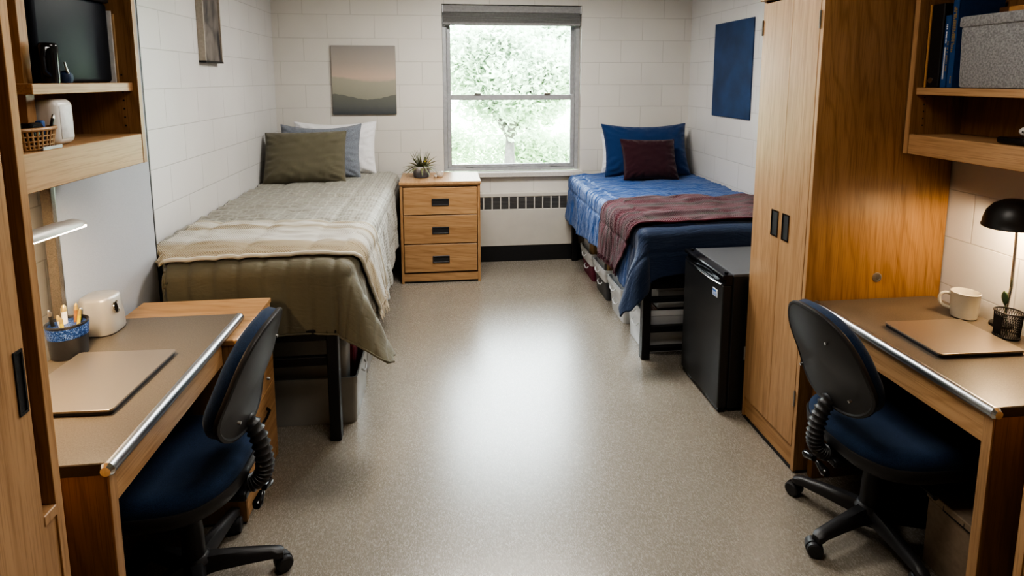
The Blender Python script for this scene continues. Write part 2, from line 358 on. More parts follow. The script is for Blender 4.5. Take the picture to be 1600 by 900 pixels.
# ------------------------------------------------------------------ geometry helpers
class B:
    def __init__(s): s.bm = bmesh.new()
    def box(s, x0, x1, y0, y1, z0, z1, bev=0, seg=1, mat=None):
        r = bmesh.ops.create_cube(s.bm, size=1)
        vs = r['verts']
        for v in vs:
            v.co = Vector(((x0+x1)/2 + v.co.x*(x1-x0), (y0+y1)/2 + v.co.y*(y1-y0), (z0+z1)/2 + v.co.z*(z1-z0)))
        if mat is not None: bmesh.ops.transform(s.bm, matrix=mat, verts=vs)
        if bev:
            es = list({e for v in vs for e in v.link_edges})
            bmesh.ops.bevel(s.bm, geom=es, offset=bev, segments=seg, profile=.5, affect='EDGES')
        return s
    def ring(s, pts): return [s.bm.verts.new(p) for p in pts]
    def bridge(s, a, b):
        n = len(a)
        for i in range(n):
            try: s.bm.faces.new((a[i], a[(i+1) % n], b[(i+1) % n], b[i]))
            except ValueError: pass
    def tube(s, pts, r, seg=12, cap=True, sy=1.0):
        pts = [Vector(p) for p in pts]; n = len(pts)
        rs = r if hasattr(r, '__len__') else [r]*n
        up = None; prev = None
        for i, p in enumerate(pts):
            t = (pts[min(i+1, n-1)]-pts[max(i-1, 0)])
            if t.length < 1e-9: t = Vector((0,0,1))
            t.normalize()
            if up is None: up = Vector((0,0,1)) if abs(t.z) < .9 else Vector((1,0,0))
            a = t.cross(up)
            if a.length < 1e-4: a = t.orthogonal()
            a.normalize(); bb = a.cross(t).normalized(); up = bb
            rg = s.ring([p + a*math.cos(2*PI*k/seg)*rs[i] + bb*math.sin(2*PI*k/seg)*rs[i]*sy for k in range(seg)])
            if prev: s.bridge(prev, rg)
            elif cap: s.bm.faces.new(rg[::-1])
            prev = rg
        if cap: s.bm.faces.new(prev)
        return s
    def lathe(s, prof, c=(0,0,0), seg=32, sx=1, sy=1):
        prev = None; first = None
        for (r, z) in prof:
            if r < 1e-6: r = 1e-5
            rg = s.ring([(c[0]+r*sx*math.cos(2*PI*k/seg), c[1]+r*sy*math.sin(2*PI*k/seg), c[2]+z) for k in range(seg)])
            if prev: s.bridge(prev, rg)
            else: first = rg
            prev = rg
        s.bm.faces.new(first[::-1]); s.bm.faces.new(prev)
        return s
    def prism(s, poly, z0, z1, mat=None, bev=0):
        # polygon in local xy, extruded along z
        a = s.ring([(x, y, z0) for x, y in poly]); b = s.ring([(x, y, z1) for x, y in poly])
        s.bridge(a, b); s.bm.faces.new(a[::-1]); s.bm.faces.new(b)
        if mat is not None: bmesh.ops.transform(s.bm, matrix=mat, verts=a+b)
        if bev:
            es = list({e for v in a+b for e in v.link_edges})
            bmesh.ops.bevel(s.bm, geom=es, offset=bev, segments=2, profile=.5, affect='EDGES')
        return s
    def tilt(s, m): bmesh.ops.transform(s.bm, matrix=m, verts=s.bm.verts[:]); return s
def obj(name, b, mat, parent=None, smooth=False, angle=35, loc=None):
    """links one mesh; geometry is given in world metres and stored relative to the parent's (or loc's) origin"""
    me = bpy.data.meshes.new(name)
    bm = b.bm if isinstance(b, B) else b
    bmesh.ops.recalc_face_normals(bm, faces=bm.faces[:])
    org = Vector((0,0,0))
    if loc is not None: org = Vector(loc)
    elif parent is not None and parent.get('_world'): org = Vector(parent['_world'])
    if org.length: bmesh.ops.translate(bm, vec=-org, verts=bm.verts[:])
    bm.to_mesh(me); bm.free()
    o = bpy.data.objects.new(name, me); C.objects.link(o)
    me.materials.append(mat)
    if smooth:
        for p in me.polygons: p.use_smooth = True
        md = None
        me.set_sharp_from_angle(angle=R_(angle))
    if parent is not None:
        o.parent = parent
        o['_world'] = list(org)
    else:
        o.location = org; o['_world'] = list(org)
    return o
def thing(name, label, cat, loc=(0,0,0), rotz=0, group=None, local=False):
    o = bpy.data.objects.new(name, None); C.objects.link(o)
    o.empty_display_size = .05
    o.location = loc; o.rotation_euler = (0,0,rotz); o['label'] = label; o['category'] = cat
    if group: o['group'] = group
    if not local: o['_world'] = list(loc)
    return o
def tag(o, label, cat, group=None, kind=None):
    o['label'] = label; o['category'] = cat
    if group: o['group'] = group
    if kind: o['kind'] = kind
    return o
def struct(name, b, mat, **k):
    o = obj(name, b, mat, **k)
    if o.parent is None: o['kind'] = 'structure'
    return o
def bx(*a, **k): return B().box(*a, **k)
def plabel(o, l): o['label'] = l; return o

# ------------------------------------------------------------------ room shell
XL, XR, YB, ZC = -1.475, 2.297, 5.26, 2.62
YF = -1.3
WX0, WX1, WZ0, WZ1 = -.02, 1.25, .845, 2.362
struct('floor', bx(XL-.15, XR+.15, YF-.15, YB+.25, -.1, 0), M['floor'])
struct('ceiling', bx(XL-.15, XR+.15, YF-.15, YB+.25, ZC, ZC+.1), M['ceil'])
struct('wall_left', bx(XL-.15, XL, YF, YB, 0, ZC), M['wally'])
w = B(); w.box(XR, XR+.15, YF, YB, 0, ZC)
struct('wall_right', w, M['wally'])
struct('wall_right_projecting', bx(2.10, XR, YF, 2.34, 0, ZC), M['wally'])
w = B()
w.box(XL, WX0, YB, YB+.22, 0, ZC); w.box(WX1, XR, YB, YB+.22, 0, ZC)
w.box(WX0, WX1, YB, YB+.22, 0, WZ0-.045); w.box(WX0, WX1, YB, YB+.22, WZ1, ZC)
struct('wall_back', w, M['wallx'])
struct('wall_front', bx(XL, XR, YF-.12, YF, 0, ZC), M['wallx'])
d = struct('door_1', bx(-.3, .62, YF, YF+.045, 0, 2.05, bev=.003), M['wood_v'])
obj('door_handle', B().tube([(.54, YF+.045, 1.0), (.54, YF+.09, 1.0), (.44, YF+.09, 1.0)], .01), M['steel'], d, True)
struct('baseboard_back', bx(XL, XR, YB-.012, YB, 0, .13, bev=.003), M['rubber'])
struct('baseboard_left', bx(XL, XL+.008, YF, YB-.012, 0, .10, bev=.003), M['rubber'])
struct('baseboard_right', bx(XR-.008, XR, 2.35, YB-.012, 0, .10, bev=.003), M['rubber'])

# ------------------------------------------------------------------ window
wn = bpy.data.objects.new('window_1', None); C.objects.link(wn); wn['kind'] = 'structure'; wn.location = (WX0, YB, WZ0); wn['_world'] = [WX0, YB, WZ0]
def frame(x0, x1, z0, z1, y0, y1, t, tb=None, tt=None):
    b = B(); tb = tb or t; tt = tt or t
    b.box(x0, x0+t, y0, y1, z0, z1, bev=.003); b.box(x1-t, x1, y0, y1, z0, z1, bev=.003)
    b.box(x0+t, x1-t, y0, y1, z0, z0+tb, bev=.003); b.box(x0+t, x1-t, y0, y1, z1-tt, z1, bev=.003); return b
yf = YB+.075
obj('window_frame', frame(WX0, WX1, WZ0, WZ1, yf, yf+.10, .036, .03), M['alu_win'], wn)
obj('inner_bead', frame(WX0+.036, WX1-.036, WZ0+.03, WZ1-.036, yf+.012, yf+.03, .008), M['alu_win'], wn)
s1 = obj('sash', frame(WX0+.036, WX1-.036, WZ0+.03, 1.556, yf+.018, yf+.050, .038, .030, .048), M['alu_win'], wn)
obj('pane', bx(WX0+.07, WX1-.07, yf+.032, yf+.036, WZ0+.055, 1.512), M['glass'], s1)
b = B()
for x in (.22, .62, 1.02): b.box(x-.035, x+.035, yf+.004, yf+.018, WZ0+.034, WZ0+.046, bev=.003)
obj('sash_lift', b, M['alu_win'], s1)
b = B()
for x in (.3, .95): b.box(x-.03, x+.03, yf+.0, yf+.02, 1.556, 1.570, bev=.003)
obj('sash_lock', b, M['steel'], s1)
s2 = obj('sash', frame(WX0+.036, WX1-.036, 1.515, WZ1-.036, yf+.052, yf+.085, .038, .033, .033), M['alu_win'], wn)
obj('pane', bx(WX0+.07, WX1-.07, yf+.066, yf+.070, 1.545, WZ1-.06), M['glass'], s2)
obj('window_sill', bx(WX0-.03, WX1+.02, YB-.045, yf, WZ0-.045, WZ0, bev=.004), M['sill'], wn)
# rolled up pleated blind
t = thing('window_blind', 'grey pleated blind gathered up at the top of the window', 'blind', (.615, YB+.03, WZ1))
obj('headrail', bx(WX0+.004, WX1-.004, YB+.005, YB+.055, 2.292, 2.355, bev=.006, seg=2), M['blind'], t)
b = B()
for i in range(9): b.box(WX0+.012, WX1-.012, YB+.008+(i % 2)*.004, YB+.05-(i % 2)*.004, 2.205+i*.0096, 2.2125+i*.0096, bev=.002)
obj('pleated_shade', b, M['blind_fab'], t)
obj('bottom_rail', bx(WX0+.010, WX1-.010, YB+.008, YB+.052, 2.182, 2.204, bev=.004, seg=2), M['blind'], t)
for x in (WX0+.004, WX1-.012): obj('end_cap', bx(x, x+.008, YB+.003, YB+.057, 2.288, 2.358), M['white_print'], t)

# ------------------------------------------------------------------ convector heater under the window
t = thing('convector_heater', 'cream painted convector heater cover under the window with a dark slotted grille', 'heater', (.62, 5.2, .15))
hx0, hx1, hy = -.30, 1.40, 5.205
b = B()
b.box(hx0, hx1, hy, YB-.001, .15, .50, bev=.004); b.box(hx0, hx1, hy, YB-.001, .615, .655, bev=.006, seg=2)
b.box(hx0, hx1, hy+.012, YB-.001, .50, .615)
nx = int((hx1-hx0)/.079)
for i in range(nx+1): b.box(hx0+i*.079, hx0+i*.079+.012, hy, hy+.012, .50, .615)
obj('cover', b, M['cream_metal'], t)
for i in range(nx):
    g = B(); x0 = hx0+i*.079+.012
    for k in range(9): g.box(x0, x0+.067, hy+.004, hy+.011, .503+k*.0125, .503+k*.0125+.0085)
    obj('grille', g, M['grille_dk'], t)
obj('toe_kick', bx(hx0, hx1, hy+.005, YB-.013, .0, .15), M['rubber'], t)

# ------------------------------------------------------------------ outdoors: lawn, tree, shrubs
struct('ground_outside', bx(-25, 25, YB+.4, 60, -1.2, -1.0), M['lawn'])
def leafcloud(centers, n, size, seed):
    rnd = random.Random(seed); bm = bmesh.new()
    for i in range(n):
        c, r = centers[rnd.randrange(len(centers))]
        d = Vector((rnd.gauss(0, 1), rnd.gauss(0, 1), rnd.gauss(0, 1))).normalized()*r*(rnd.random()**.45)
        p = Vector(c)+d
        a = Vector((rnd.gauss(0, 1), rnd.gauss(0, 1), rnd.gauss(0, .6))).normalized(); q = a.orthogonal().normalized()
        q.rotate(Matrix.Rotation(rnd.random()*6.28, 3, a)); s = size*rnd.uniform(.6, 1.3)
        v = [bm.verts.new(p+a*s), bm.verts.new(p+q*s*.45), bm.verts.new(p-a*s), bm.verts.new(p-q*s*.45)]
        bm.faces.new(v)
    return bm
def tree(name, label, x, y, h, r0, seed, spread, nleaf, zbase=-1.0, group=None, lsize=.085):
    rnd = random.Random(seed)
    t = thing(name, label, 'tree', (x, y, zbase), group=group)
    b = B(); tips = []
    def branch(p, d, L, r, lev):
        pts = [p]; q = p.copy(); dd = d.copy()
        for k in range(4):
            dd = (dd + Vector((rnd.uniform(-.18, .18), rnd.uniform(-.18, .18), rnd.uniform(-.05, .12)))).normalized()
            q = q+dd*L/4; pts.append(q.copy())
        b.tube(pts, [r*(1-.13*k) for k in range(5)], seg=8 if lev < 2 else 5)
        if lev >= 1:
            for pp in pts[2:]: tips.append((tuple(pp), spread*(.55 if lev == 1 else .42)))
        if lev < 3:
            for k in range(4 if lev == 0 else 3):
                an = rnd.random()*6.28 + k*1.7
                side = Vector((math.cos(an), math.sin(an), 0))
                nd = (dd*.75+side*rnd.uniform(.6, 1.0)+Vector((0, 0, .25))).normalized()
                branch(pts[rnd.choice((2, 3, 4))] if lev else pts[-1], nd, L*rnd.uniform(.62, .85), r*.55, lev+1)
    branch(Vector((x, y, zbase)), Vector((0, 0, 1)), h*.34, r0, 0)
    obj('trunk', b, M['bark'], t, True)
    obj('foliage', leafcloud(tips, nleaf, lsize, seed+1), M['leaves'], t)
tree('leafy_tree', 'spreading leafy tree with a forked trunk outside the window', 1.22, 11.6, 4.6, .17, 5, 1.25, 30000, lsize=.07)
tree('leafy_tree', 'dense leafy tree directly behind the forked tree outside', 2.4, 15.2, 5.2, .16, 31, 1.6, 22000, lsize=.10)
tree('leafy_tree', 'paler leafy tree further back, left of the forked tree outside', -1.2, 18.5, 6.5, .16, 11, 1.9, 9000, lsize=.13)
tree('leafy_tree', 'paler leafy tree further back, right of the forked tree outside', 7.2, 19.5, 6.8, .16, 23, 1.9, 9000, lsize=.13)
for i, (sx, sy, lb) in enumerate(((-.4, 13.6, 'low pale green shrub on the lawn, left of the tree trunk outside'), (1.5, 13.4, 'low pale green shrub on the lawn behind the tree trunk outside'), (3.5, 13.7, 'low pale green shrub on the lawn, right of the tree trunk outside'))):
    t = thing('leafy_shrub', lb, 'shrub', (sx, sy, -1.0))
    rr = random.Random(i+40)
    cs = [((sx+rr.uniform(-.85, .85), sy+rr.uniform(-.3, .3), -1.0+rr.uniform(.2, 1.35)), .5) for _ in range(12)]
    obj('foliage', leafcloud(cs, 5000, .07, i+50), M['leaves2'], t)
    b = B()
    for k in range(6): b.tube([(sx+.05*k-.12, sy, -1.0), (sx+.25*k-.6, sy+.1*(k % 2), -.4)], [.02, .008], seg=5)
    obj('stem', b, M['bark'], t)

# ------------------------------------------------------------------ wall pictures
t = thing('wall_canvas', 'square canvas painting of grey green hills under a beige sky above the left bed', 'painting', (-.711, YB-.022, 1.69))
obj('canvas', bx(-.987, -.435, YB-.024, YB-.0005, 1.389, 1.991, bev=.002), M['canvas'], t)
obj('canvas_edge', frame(-.988, -.434, 1.388, 1.992, YB-.020, YB-.0003, .004), M['canvas_edge'], t)
t = thing('framed_picture', 'narrow framed dark picture hanging on the left wall above the bed', 'picture', (XL+.02, 3.85, 2.02))
b = B(); b.box(XL+.001, XL+.04, 3.715, 3.725, 1.81, 2.26); b.box(XL+.001, XL+.04, 3.98, 3.99, 1.81, 2.26); b.box(XL+.001, XL+.04, 3.725, 3.98, 2.25, 2.26)
obj('picture_frame', b, M['frame_lt'], t)
obj('bottom_rail', bx(XL+.001, XL+.042, 3.713, 3.992, 1.80, 1.812), M['lamp_blk'], t)
obj('print', bx(XL+.001, XL+.030, 3.724, 3.981, 1.811, 2.251), M['artprint'], t)
t = tag(obj('wall_poster', bx(XR-.012, XR-.001, 4.125, 4.745, 1.392, 2.158, bev=.001), M['navy_print'], loc=(XR-.006, 4.43, 1.77)), 'plain navy blue poster on the right wall beside the wardrobe', 'poster')

# ------------------------------------------------------------------ nightstand
t = thing('nightstand', 'oak three-drawer nightstand with black recessed pulls between the bed and the window', 'nightstand', (-.053, 4.95, 0))
nx0, nx1, ny0, ny1 = -.382, .277, 4.70, 5.17
obj('top', bx(nx0-.006, nx1+.006, ny0-.012, ny1, .838, .866, bev=.006, seg=2), M['wood_lty'], t)
b = B(); b.box(nx0, nx0+.022, ny0, ny1, 0, .838, bev=.001); b.box(nx1-.022, nx1, ny0, ny1, 0, .838, bev=.001)
b.box(nx0+.022, nx1-.022, ny1-.01, ny1, .02, .838)
obj('carcass', b, M['wood_v'], t)
obj('top_rail', bx(nx0+.022, nx1-.022, ny0+.004, ny0+.02, .824, .838), M['wood_x'], t)
obj('plinth', bx(nx0+.022, nx1-.022, ny0+.004, ny0+.022, .018, .085), M['wood_x'], t)
obj('floor_strip', bx(nx0+.022, nx1-.022, ny0+.01, ny0+.022, 0, .018), M['rubber'], t)
for (z0, z1, hz) in ((.588, .816, .693), (.342, .580, .454), (.098, .334, .206)):
    dr = obj('drawer', bx(nx0+.027, nx1-.027, ny0-.004, ny0+.30, z0, z1, bev=.002), M['wood_x'], t)
    h = B(); hx = -.053
    h.box(hx-.070, hx+.070, ny0-.010, ny0-.003, hz+.018, hz+.030, bev=.002); h.box(hx-.070, hx+.070, ny0-.010, ny0-.003, hz-.030, hz-.020, bev=.002)
    h.box(hx-.070, hx-.060, ny0-.010, ny0-.003, hz-.02, hz+.018); h.box(hx+.060, hx+.070, ny0-.010, ny0-.003, hz-.02, hz+.018)
    h.box(hx-.060, hx+.060, ny0-.006, ny0-.0035, hz-.02, hz+.018)
    obj('handle', h, M['plastic_blk'], dr)
# potted plant
pc = (-.212, 4.93)
t = thing('potted_succulent', 'small spiky succulent with yellow flowers in a grey dipped pot on the nightstand', 'plant', (pc[0], pc[1], .866))
obj('pot', B().lathe([(.055, 0), (.066, .004), (.072, .05), (.074, .098), (.068, .098), (.066, .08), (.0, .08)], (pc[0], pc[1], .866)), M['pot'], t, True)
obj('soil', B().lathe([(.0, .078), (.065, .078), (.065, .084), (0, .086)], (pc[0], pc[1], .866)), M['soil'], t)
b = B(); rr = random.Random(3)
for i in range(46):
    an = i*2.399; L = rr.uniform(.11, .175); el = rr.uniform(.1, 1.3)
    dx, dy = math.cos(an), math.sin(an); p0 = Vector((pc[0]+dx*.02, pc[1]+dy*.02, .95)); pts = []
    for k in range(6):
        f = k/5; hh = math.sin(el)*L*f - (.075*f*f*(1.2-el) if el < .9 else 0)
        pts.append(p0+Vector((dx*math.cos(el)*L*f*1.05, dy*math.cos(el)*L*f*1.05, hh)))
    b.tube(pts, [.006, .0095, .0095, .008, .005, .0008], seg=6, sy=.35)
obj('leaves', b, M['leaf_dk'], t, True)
b = B()
for i in range(9):
    a = rr.random()*6.28; b.lathe([(0, -.004), (.004, 0), (0, .004)], (pc[0]+.052+.022*math.cos(a), pc[1]-.03+.02*math.sin(a), 1.0+rr.uniform(-.012, .018)), seg=6)
obj('flowers', b, M['yellow'], t)
t = thing('ceramic_ornament', 'tiny speckled ceramic ornament beside the succulent on the nightstand', 'ornament', (-.06, 4.90, .866))
obj('body', B().lathe([(0, 0), (.022, .001), (.03, .012), (.031, .03), (.026, .048), (.02, .052), (.018, .046), (0, .044)], (-.055, 4.90, .866), sx=1.05), M['ceramic'], t, True)
obj('head', B().lathe([(0, 0), (.013, .004), (.016, .013), (.012, .024), (0, .028)], (-.092, 4.885, .866)), M['ceramic'], t, True)

# ------------------------------------------------------------------ beds
def sstep(x): x = max(0, min(1, x)); return x*x*(3-2*x)
def nz(x, y, z=0): return noise.noise(Vector((x, y, z)))
class Drape:
    """a cloth laid over a mattress: a across the bed from the wall, b from the head to the foot"""
    def __init__(s, xw, sgn, W, yh, yfoot, ztop, Rr, flare, wr, seed, quilt, taper=None):
        s.xw, s.sgn, s.W, s.yh, s.L, s.z, s.R, s.flare, s.wr, s.seed, s.quilt, s.taper = xw, sgn, W, yh, yh-yfoot, ztop, Rr, flare, wr, seed, quilt, taper
    def base(s, a, b):
        ap, bp = max(0, a-s.W), max(0, b-s.L)
        d = math.hypot(ap, bp)
        aa = min(a, s.W)
        if s.taper: aa = max(aa, s.taper(s.yh-b))
        x, y, z = aa, min(b, s.L), s.z
        if d > 0:
            q = s.R*PI/2; ux, uy = ap/d, bp/d
            fl = s.flare(b, ux, uy)
            if d < q: h = s.R*math.sin(d/s.R); v = s.R*(1-math.cos(d/s.R))
            else: h = s.R+fl*(d-q); v = s.R+(d-q)*math.sqrt(max(.2, 1-fl*fl))
            # loose folds of the hanging cloth
            fa = (b*7.0 if ux > uy else a*9.0)
            h += .010*sstep((d-q)/.25)*math.sin(fa*2.2+3*nz(a*2, b*2, s.seed))
            x += ux*h; y += uy*h; z -= v
        # mattress crown
        z += .012*math.sin(PI*min(1, max(0, a/s.W)))
        return Vector((s.xw+s.sgn*x, s.yh-y, z))
    def at(s, a, b, off=0):
        e = .004; p = s.base(a, b); pa = s.base(a+e, b)-p; pb = s.base(a, b+e)-p
        n = pa.cross(pb)
        if n.length < 1e-12: n = Vector((0,0,1))
        n.normalize()
        if s.sgn > 0: n = -n
        return p+n*(s.disp(a, b)+off)
    def disp(s, a, b):
        return s.wr(a, b, s)
def sheet(name, D, amin, amax_f, bmin_f, bmax_f, na, nb, mat, parent, off=0, extra=None, thick=.012, uvo=None, mir=False):
    me = bpy.data.meshes.new(name); vs = []; uvs = []; fs = []
    for j in range(nb+1):
        t = j/nb
        for i in range(na+1):
            s = i/na
            a1 = amax_f(t); a = amin+(a1-amin)*s
            b0, b1 = bmin_f(a), bmax_f(a); b = b0+(b1-b0)*t
            o = off+(extra(s, t, a, b) if extra else 0)
            vs.append(D.at(a, b, o)); uvs.append((a, b) if not uvo else uvo(a, b, s, t))
    for j in range(nb):
        for i in range(na):
            k = j*(na+1)+i; fs.append((k, k+1, k+na+2, k+na+1))
    me.from_pydata(vs, [], fs)
    ul = me.uv_layers.new(name='UVMap')
    for p in me.polygons:
        p.use_smooth = True
        for li in p.loop_indices: ul.data[li].uv = uvs[me.loops[li].vertex_index]
    org = Vector(parent['_world']) if parent is not None else Vector((0,0,0))
    me.transform(Matrix.Translation(-org))
    bm = bmesh.new(); bm.from_mesh(me); bmesh.ops.recalc_face_normals(bm, faces=bm.faces[:])
    # face outward = up on the top of the bed
    c = max(bm.faces, key=lambda f: f.calc_center_median().z)
    if c.normal.z < 0: bmesh.ops.reverse_faces(bm, faces=bm.faces[:])
    bm.to_mesh(me); bm.free()
    me.materials.append(mat)
    o = bpy.data.objects.new(name, me); C.objects.link(o)
    if parent is not None: o.parent = parent
    if thick:
        sm = o.modifiers.new('thickness', 'SOLIDIFY'); sm.thickness = thick; sm.offset = -1
    return o

def metal_bed(label, x0, x1, yf, yh, ztop_rail, foot_bars, post_h, mlabel, mx0, mx1, mz):
    t = thing('metal_bed_frame', label, 'bed', ((x0+x1)/2, (yf+yh)/2, 0))
    w = .052
    for (x, y, h) in ((x0, yf, ztop_rail), (x1-w, yf, ztop_rail), (x0, yh-w, post_h), (x1-w, yh-w, post_h)):
        obj('leg', bx(x, x+w, y, y+w, 0, h, bev=.004), M['metal_blk'], t)
    for y in (yf+.008, yh-w+.008):
        b = bx(x0+w, x1-w, y, y+.035, ztop_rail-.055, ztop_rail, bev=.003); obj('end_rail', b, M['metal_blk'], t)
    for (z0, z1) in foot_bars: obj('cross_bar', bx(x0+w, x1-w, yf+.010, yf+.040, z0, z1, bev=.003), M['metal_blk'], t)
    obj('cross_bar', bx(x0+w, x1-w, yh-w+.010, yh-w+.04, post_h-.10, post_h-.06, bev=.003), M['metal_blk'], t)
    for x in (x0+.006, x1-w+.006): obj('side_rail', bx(x, x+.04, yf+w, yh-w, ztop_rail-.06, ztop_rail, bev=.003), M['metal_blk'], t)
    b = B(); n = 14
    for i in range(n):
        y = yf+.12+(yh-yf-.24)*i/(n-1); b.box(x0+.04, x1-.04, y-.02, y+.02, ztop_rail-.012, ztop_rail-.002)
    obj('slats', b, M['metal_blk'], t)
    m = obj('mattress', bx(mx0, mx1, yf+.05, yh-.04, ztop_rail+.002, mz, bev=.035, seg=3), M['mattress'], None, True)
    tag(m, mlabel, 'mattress')
    return t

# left bed
LB_Y0, LB_YH = 2.61, 5.22
metal_bed('black metal bed frame under the olive comforter by the left wall', -1.235, -.512, 2.60, 5.215, .555, [(.377, .42)], .84,
          'dark mattress under the olive comforter on the left bed', -1.23, -.52, .83)
def ltaper(y):
    if y < 2.62: return .215
    if y < 2.77: return .215-.070*(y-2.62)/.15
    return .145*(1-sstep((y-2.77)/.03))
def lflare(b, ux, uy):
    y = 5.22-b
    side = .02+.16*(1-sstep((y-2.7)/1.9))
    return side*ux+.02*uy + .85*ux*uy
def lwr(a, b, D):
    ap, bp = a-D.W, b-D.L
    v = 0
    if bp > -.04:                 # vertical quilting channels on the foot panel
        ph = (a+.01)/.106; f = abs(ph-round(ph))*2
        v += (.010*(1-(1-f)**5) - .006)*sstep((bp+.04)/.05)
        v += .003*nz(a*16, b*3, 2)
    else:
        ph = (a+.1)/.30; f = abs(ph-round(ph))*2; ph2 = b/.36; g = abs(ph2-round(ph2))*2
        v += .010*(1-(1-f)**7)*(1-(1-g)**7)
        if ap < 0:
            v += .015*nz(a*3.2+nz(a*4, b*4)*1.5, b*17, 5) + .007*nz(a*12, b*30, 8)
        else:
            v += .007*nz(a*5, b*26, 5)+.004*nz(a*9, b*60, 3)
    v += .006*nz(a*5, b*5, 9)
    return v
DL = Drape(XL+.012, 1, .965, 5.22, 2.675, .865, .065, lflare, lwr, 1.0, True, ltaper)
def l_amax(b):  # length of cloth across, longer on the open side towards the head
    y = 5.22-b; return .965+.49+.10*sstep((y-2.9)/.9)-.05*sstep((b-DL.L-.25)/.1)
bed_l = thing('comforter', 'olive green comforter with pale grey striped top on the left bed', 'comforter', (-.95, 3.9, .86))
Lb_max = DL.L+.37
sheet('quilt', DL, 0, lambda t: l_amax(t*Lb_max), lambda a: .02, lambda a: Lb_max-.07*sstep((a-1.27)/.18)**2, 150, 300, M['olive'], bed_l)
# pipe seam along the hem
pts = [DL.at(a*(l_amax(Lb_max))/60, Lb_max-.07*sstep((a*l_amax(Lb_max)/60-1.27)/.18)**2) for a in range(61)]
obj('hem_piping', B().tube(pts, .005, seg=6), M['p_olive'], bed_l, True)

# cream throw
def thr_bmin(a): # far edge
    ap = max(0, a-.965); return DL.L-.70+.10*a/.965 - .10*ap/.4
def thr_bmax(a):
    ap = max(0, a-.965); return DL.L-.005+.02*math.sin(a*5) - .75*ap
tl = thing('throw_blanket', 'cream and tan striped knitted throw with fringe across the left bed', 'blanket', (-.9, 3.0, .9))
sheet('blanket', DL, .06, lambda t: .965+.42+.03*t, thr_bmin, thr_bmax, 130, 70, M['cream'], tl, off=.017,
      extra=lambda s, t, a, b: .007*nz(a*3, b*22, 4)+.006*abs(nz(a*2, b*9, 14))+.004, thick=.008, uvo=lambda a, b, s, t: (a, .02+t*.64))
def roll(D, ts, af, bf, r, off):
    return B().tube([D.at(af(t), bf(t), off) for t in ts], r, seg=8)
obj('rolled_edge', roll(DL, [i/50 for i in range(51)], lambda t: .20+(1.22)*t, lambda t: thr_bmax(.20+1.22*t), .010, .022), M['cream'], tl, True)
def fringe(D, a_end, b0, b1, n, L, seed, off, s_r=.0022):
    rr = random.Random(seed); b = B()
    for i in range(n):
        bb = b0+(b1-b0)*i/(n-1)+rr.uniform(-.003, .003); l = L*rr.uniform(.75, 1.15); db = rr.uniform(-.02, .02); pts = []
        for k in range(4):
            f = k/3; pts.append(D.at(a_end-.01+l*f, bb+db*f, off+.003*rr.uniform(-1, 1)))
        b.tube(pts, [s_r, s_r*1.1, s_r, s_r*.5], seg=4)
    return b
obj('fringe', fringe(DL, 1.385, thr_bmin(1.365)+.01, thr_bmax(1.365), 95, .075, 5, .022, .003), M['fringe_c'], tl)

# right bed
metal_bed('black metal bed frame under the blue comforter by the right wall', 1.165, 2.285, 3.20, 5.195, .50, [(.357, .389), (.167, .207), (.045, .076)], .80,
          'dark mattress under the blue comforter on the right bed', 1.175, 2.28, .79)
def rflare(b, ux, uy): return .03*ux+.02*uy+.75*ux*uy+.03
def rwr(a, b, D):
    ap, bp = a-D.W, b-D.L; v = 0
    if bp > -.02:
        v += .010*nz(a*5, b*7, 2)
        f = abs(bp-.17)/.02
        if f < 1: v -= .006*(1-f)
    elif ap > -.05:
        v += .012*nz(a*3, b*26, 5)+.006*nz(a*6, b*60, 3)
        ph = (ap-.16)/.02
        if abs(ph) < 1: v -= .007*(1-abs(ph))
        ph = abs(ap+.0)/.02
        if ph < 1: v -= .004*(1-ph)
    else:
        v += .020*nz(a*3+nz(a*3, b*3)*2, b*13, 5)+.010*nz(a*7, b*26, 8)
        ph = b/.30; g = abs(ph-round(ph))*2; v += .006*(1-(1-g)**6)
    v += .007*nz(a*4, b*4, 19)
    return v
DR = Drape(2.285, -1, 1.10, 5.20, 3.235, .815, .055, rflare, rwr, 3.0, True)
bed_r = thing('comforter', 'bright blue quilted comforter with navy foot end on the right bed', 'comforter', (1.75, 4.2, .82))
Rb = DR.L+.31
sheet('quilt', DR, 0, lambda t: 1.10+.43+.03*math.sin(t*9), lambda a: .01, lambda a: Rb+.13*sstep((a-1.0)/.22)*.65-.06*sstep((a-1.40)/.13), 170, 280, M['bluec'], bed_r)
tr = thing('throw_blanket', 'maroon and grey striped knitted throw draped over the blue comforter', 'blanket', (1.7, 3.6, .85))
def rt_min(a): ap = max(0, a-1.10); return DR.L-.76+.02*a+.05*ap
def rt_max(a): ap = max(0, a-1.10); return DR.L-.01-.62*ap-.03*max(0, .5-a)
sheet('blanket', DR, .0, lambda t: 1.10+.39, rt_min, rt_max, 150, 80, M['maroon'], tr, off=.016,
      extra=lambda s, t, a, b: .006+.012*abs(nz(a*2.2, b*12, 24))+.006*nz(a*6, b*34, 2)+.008*math.exp(-((t-1)/.06)**2), thick=.008, uvo=lambda a, b, s, t: (a, t*.7))
obj('fringe', fringe(DR, 1.49, rt_min(1.49)+.01, rt_max(1.49)-.01, 70, .04, 6, .02, .004), M['fringe_m'], tr)

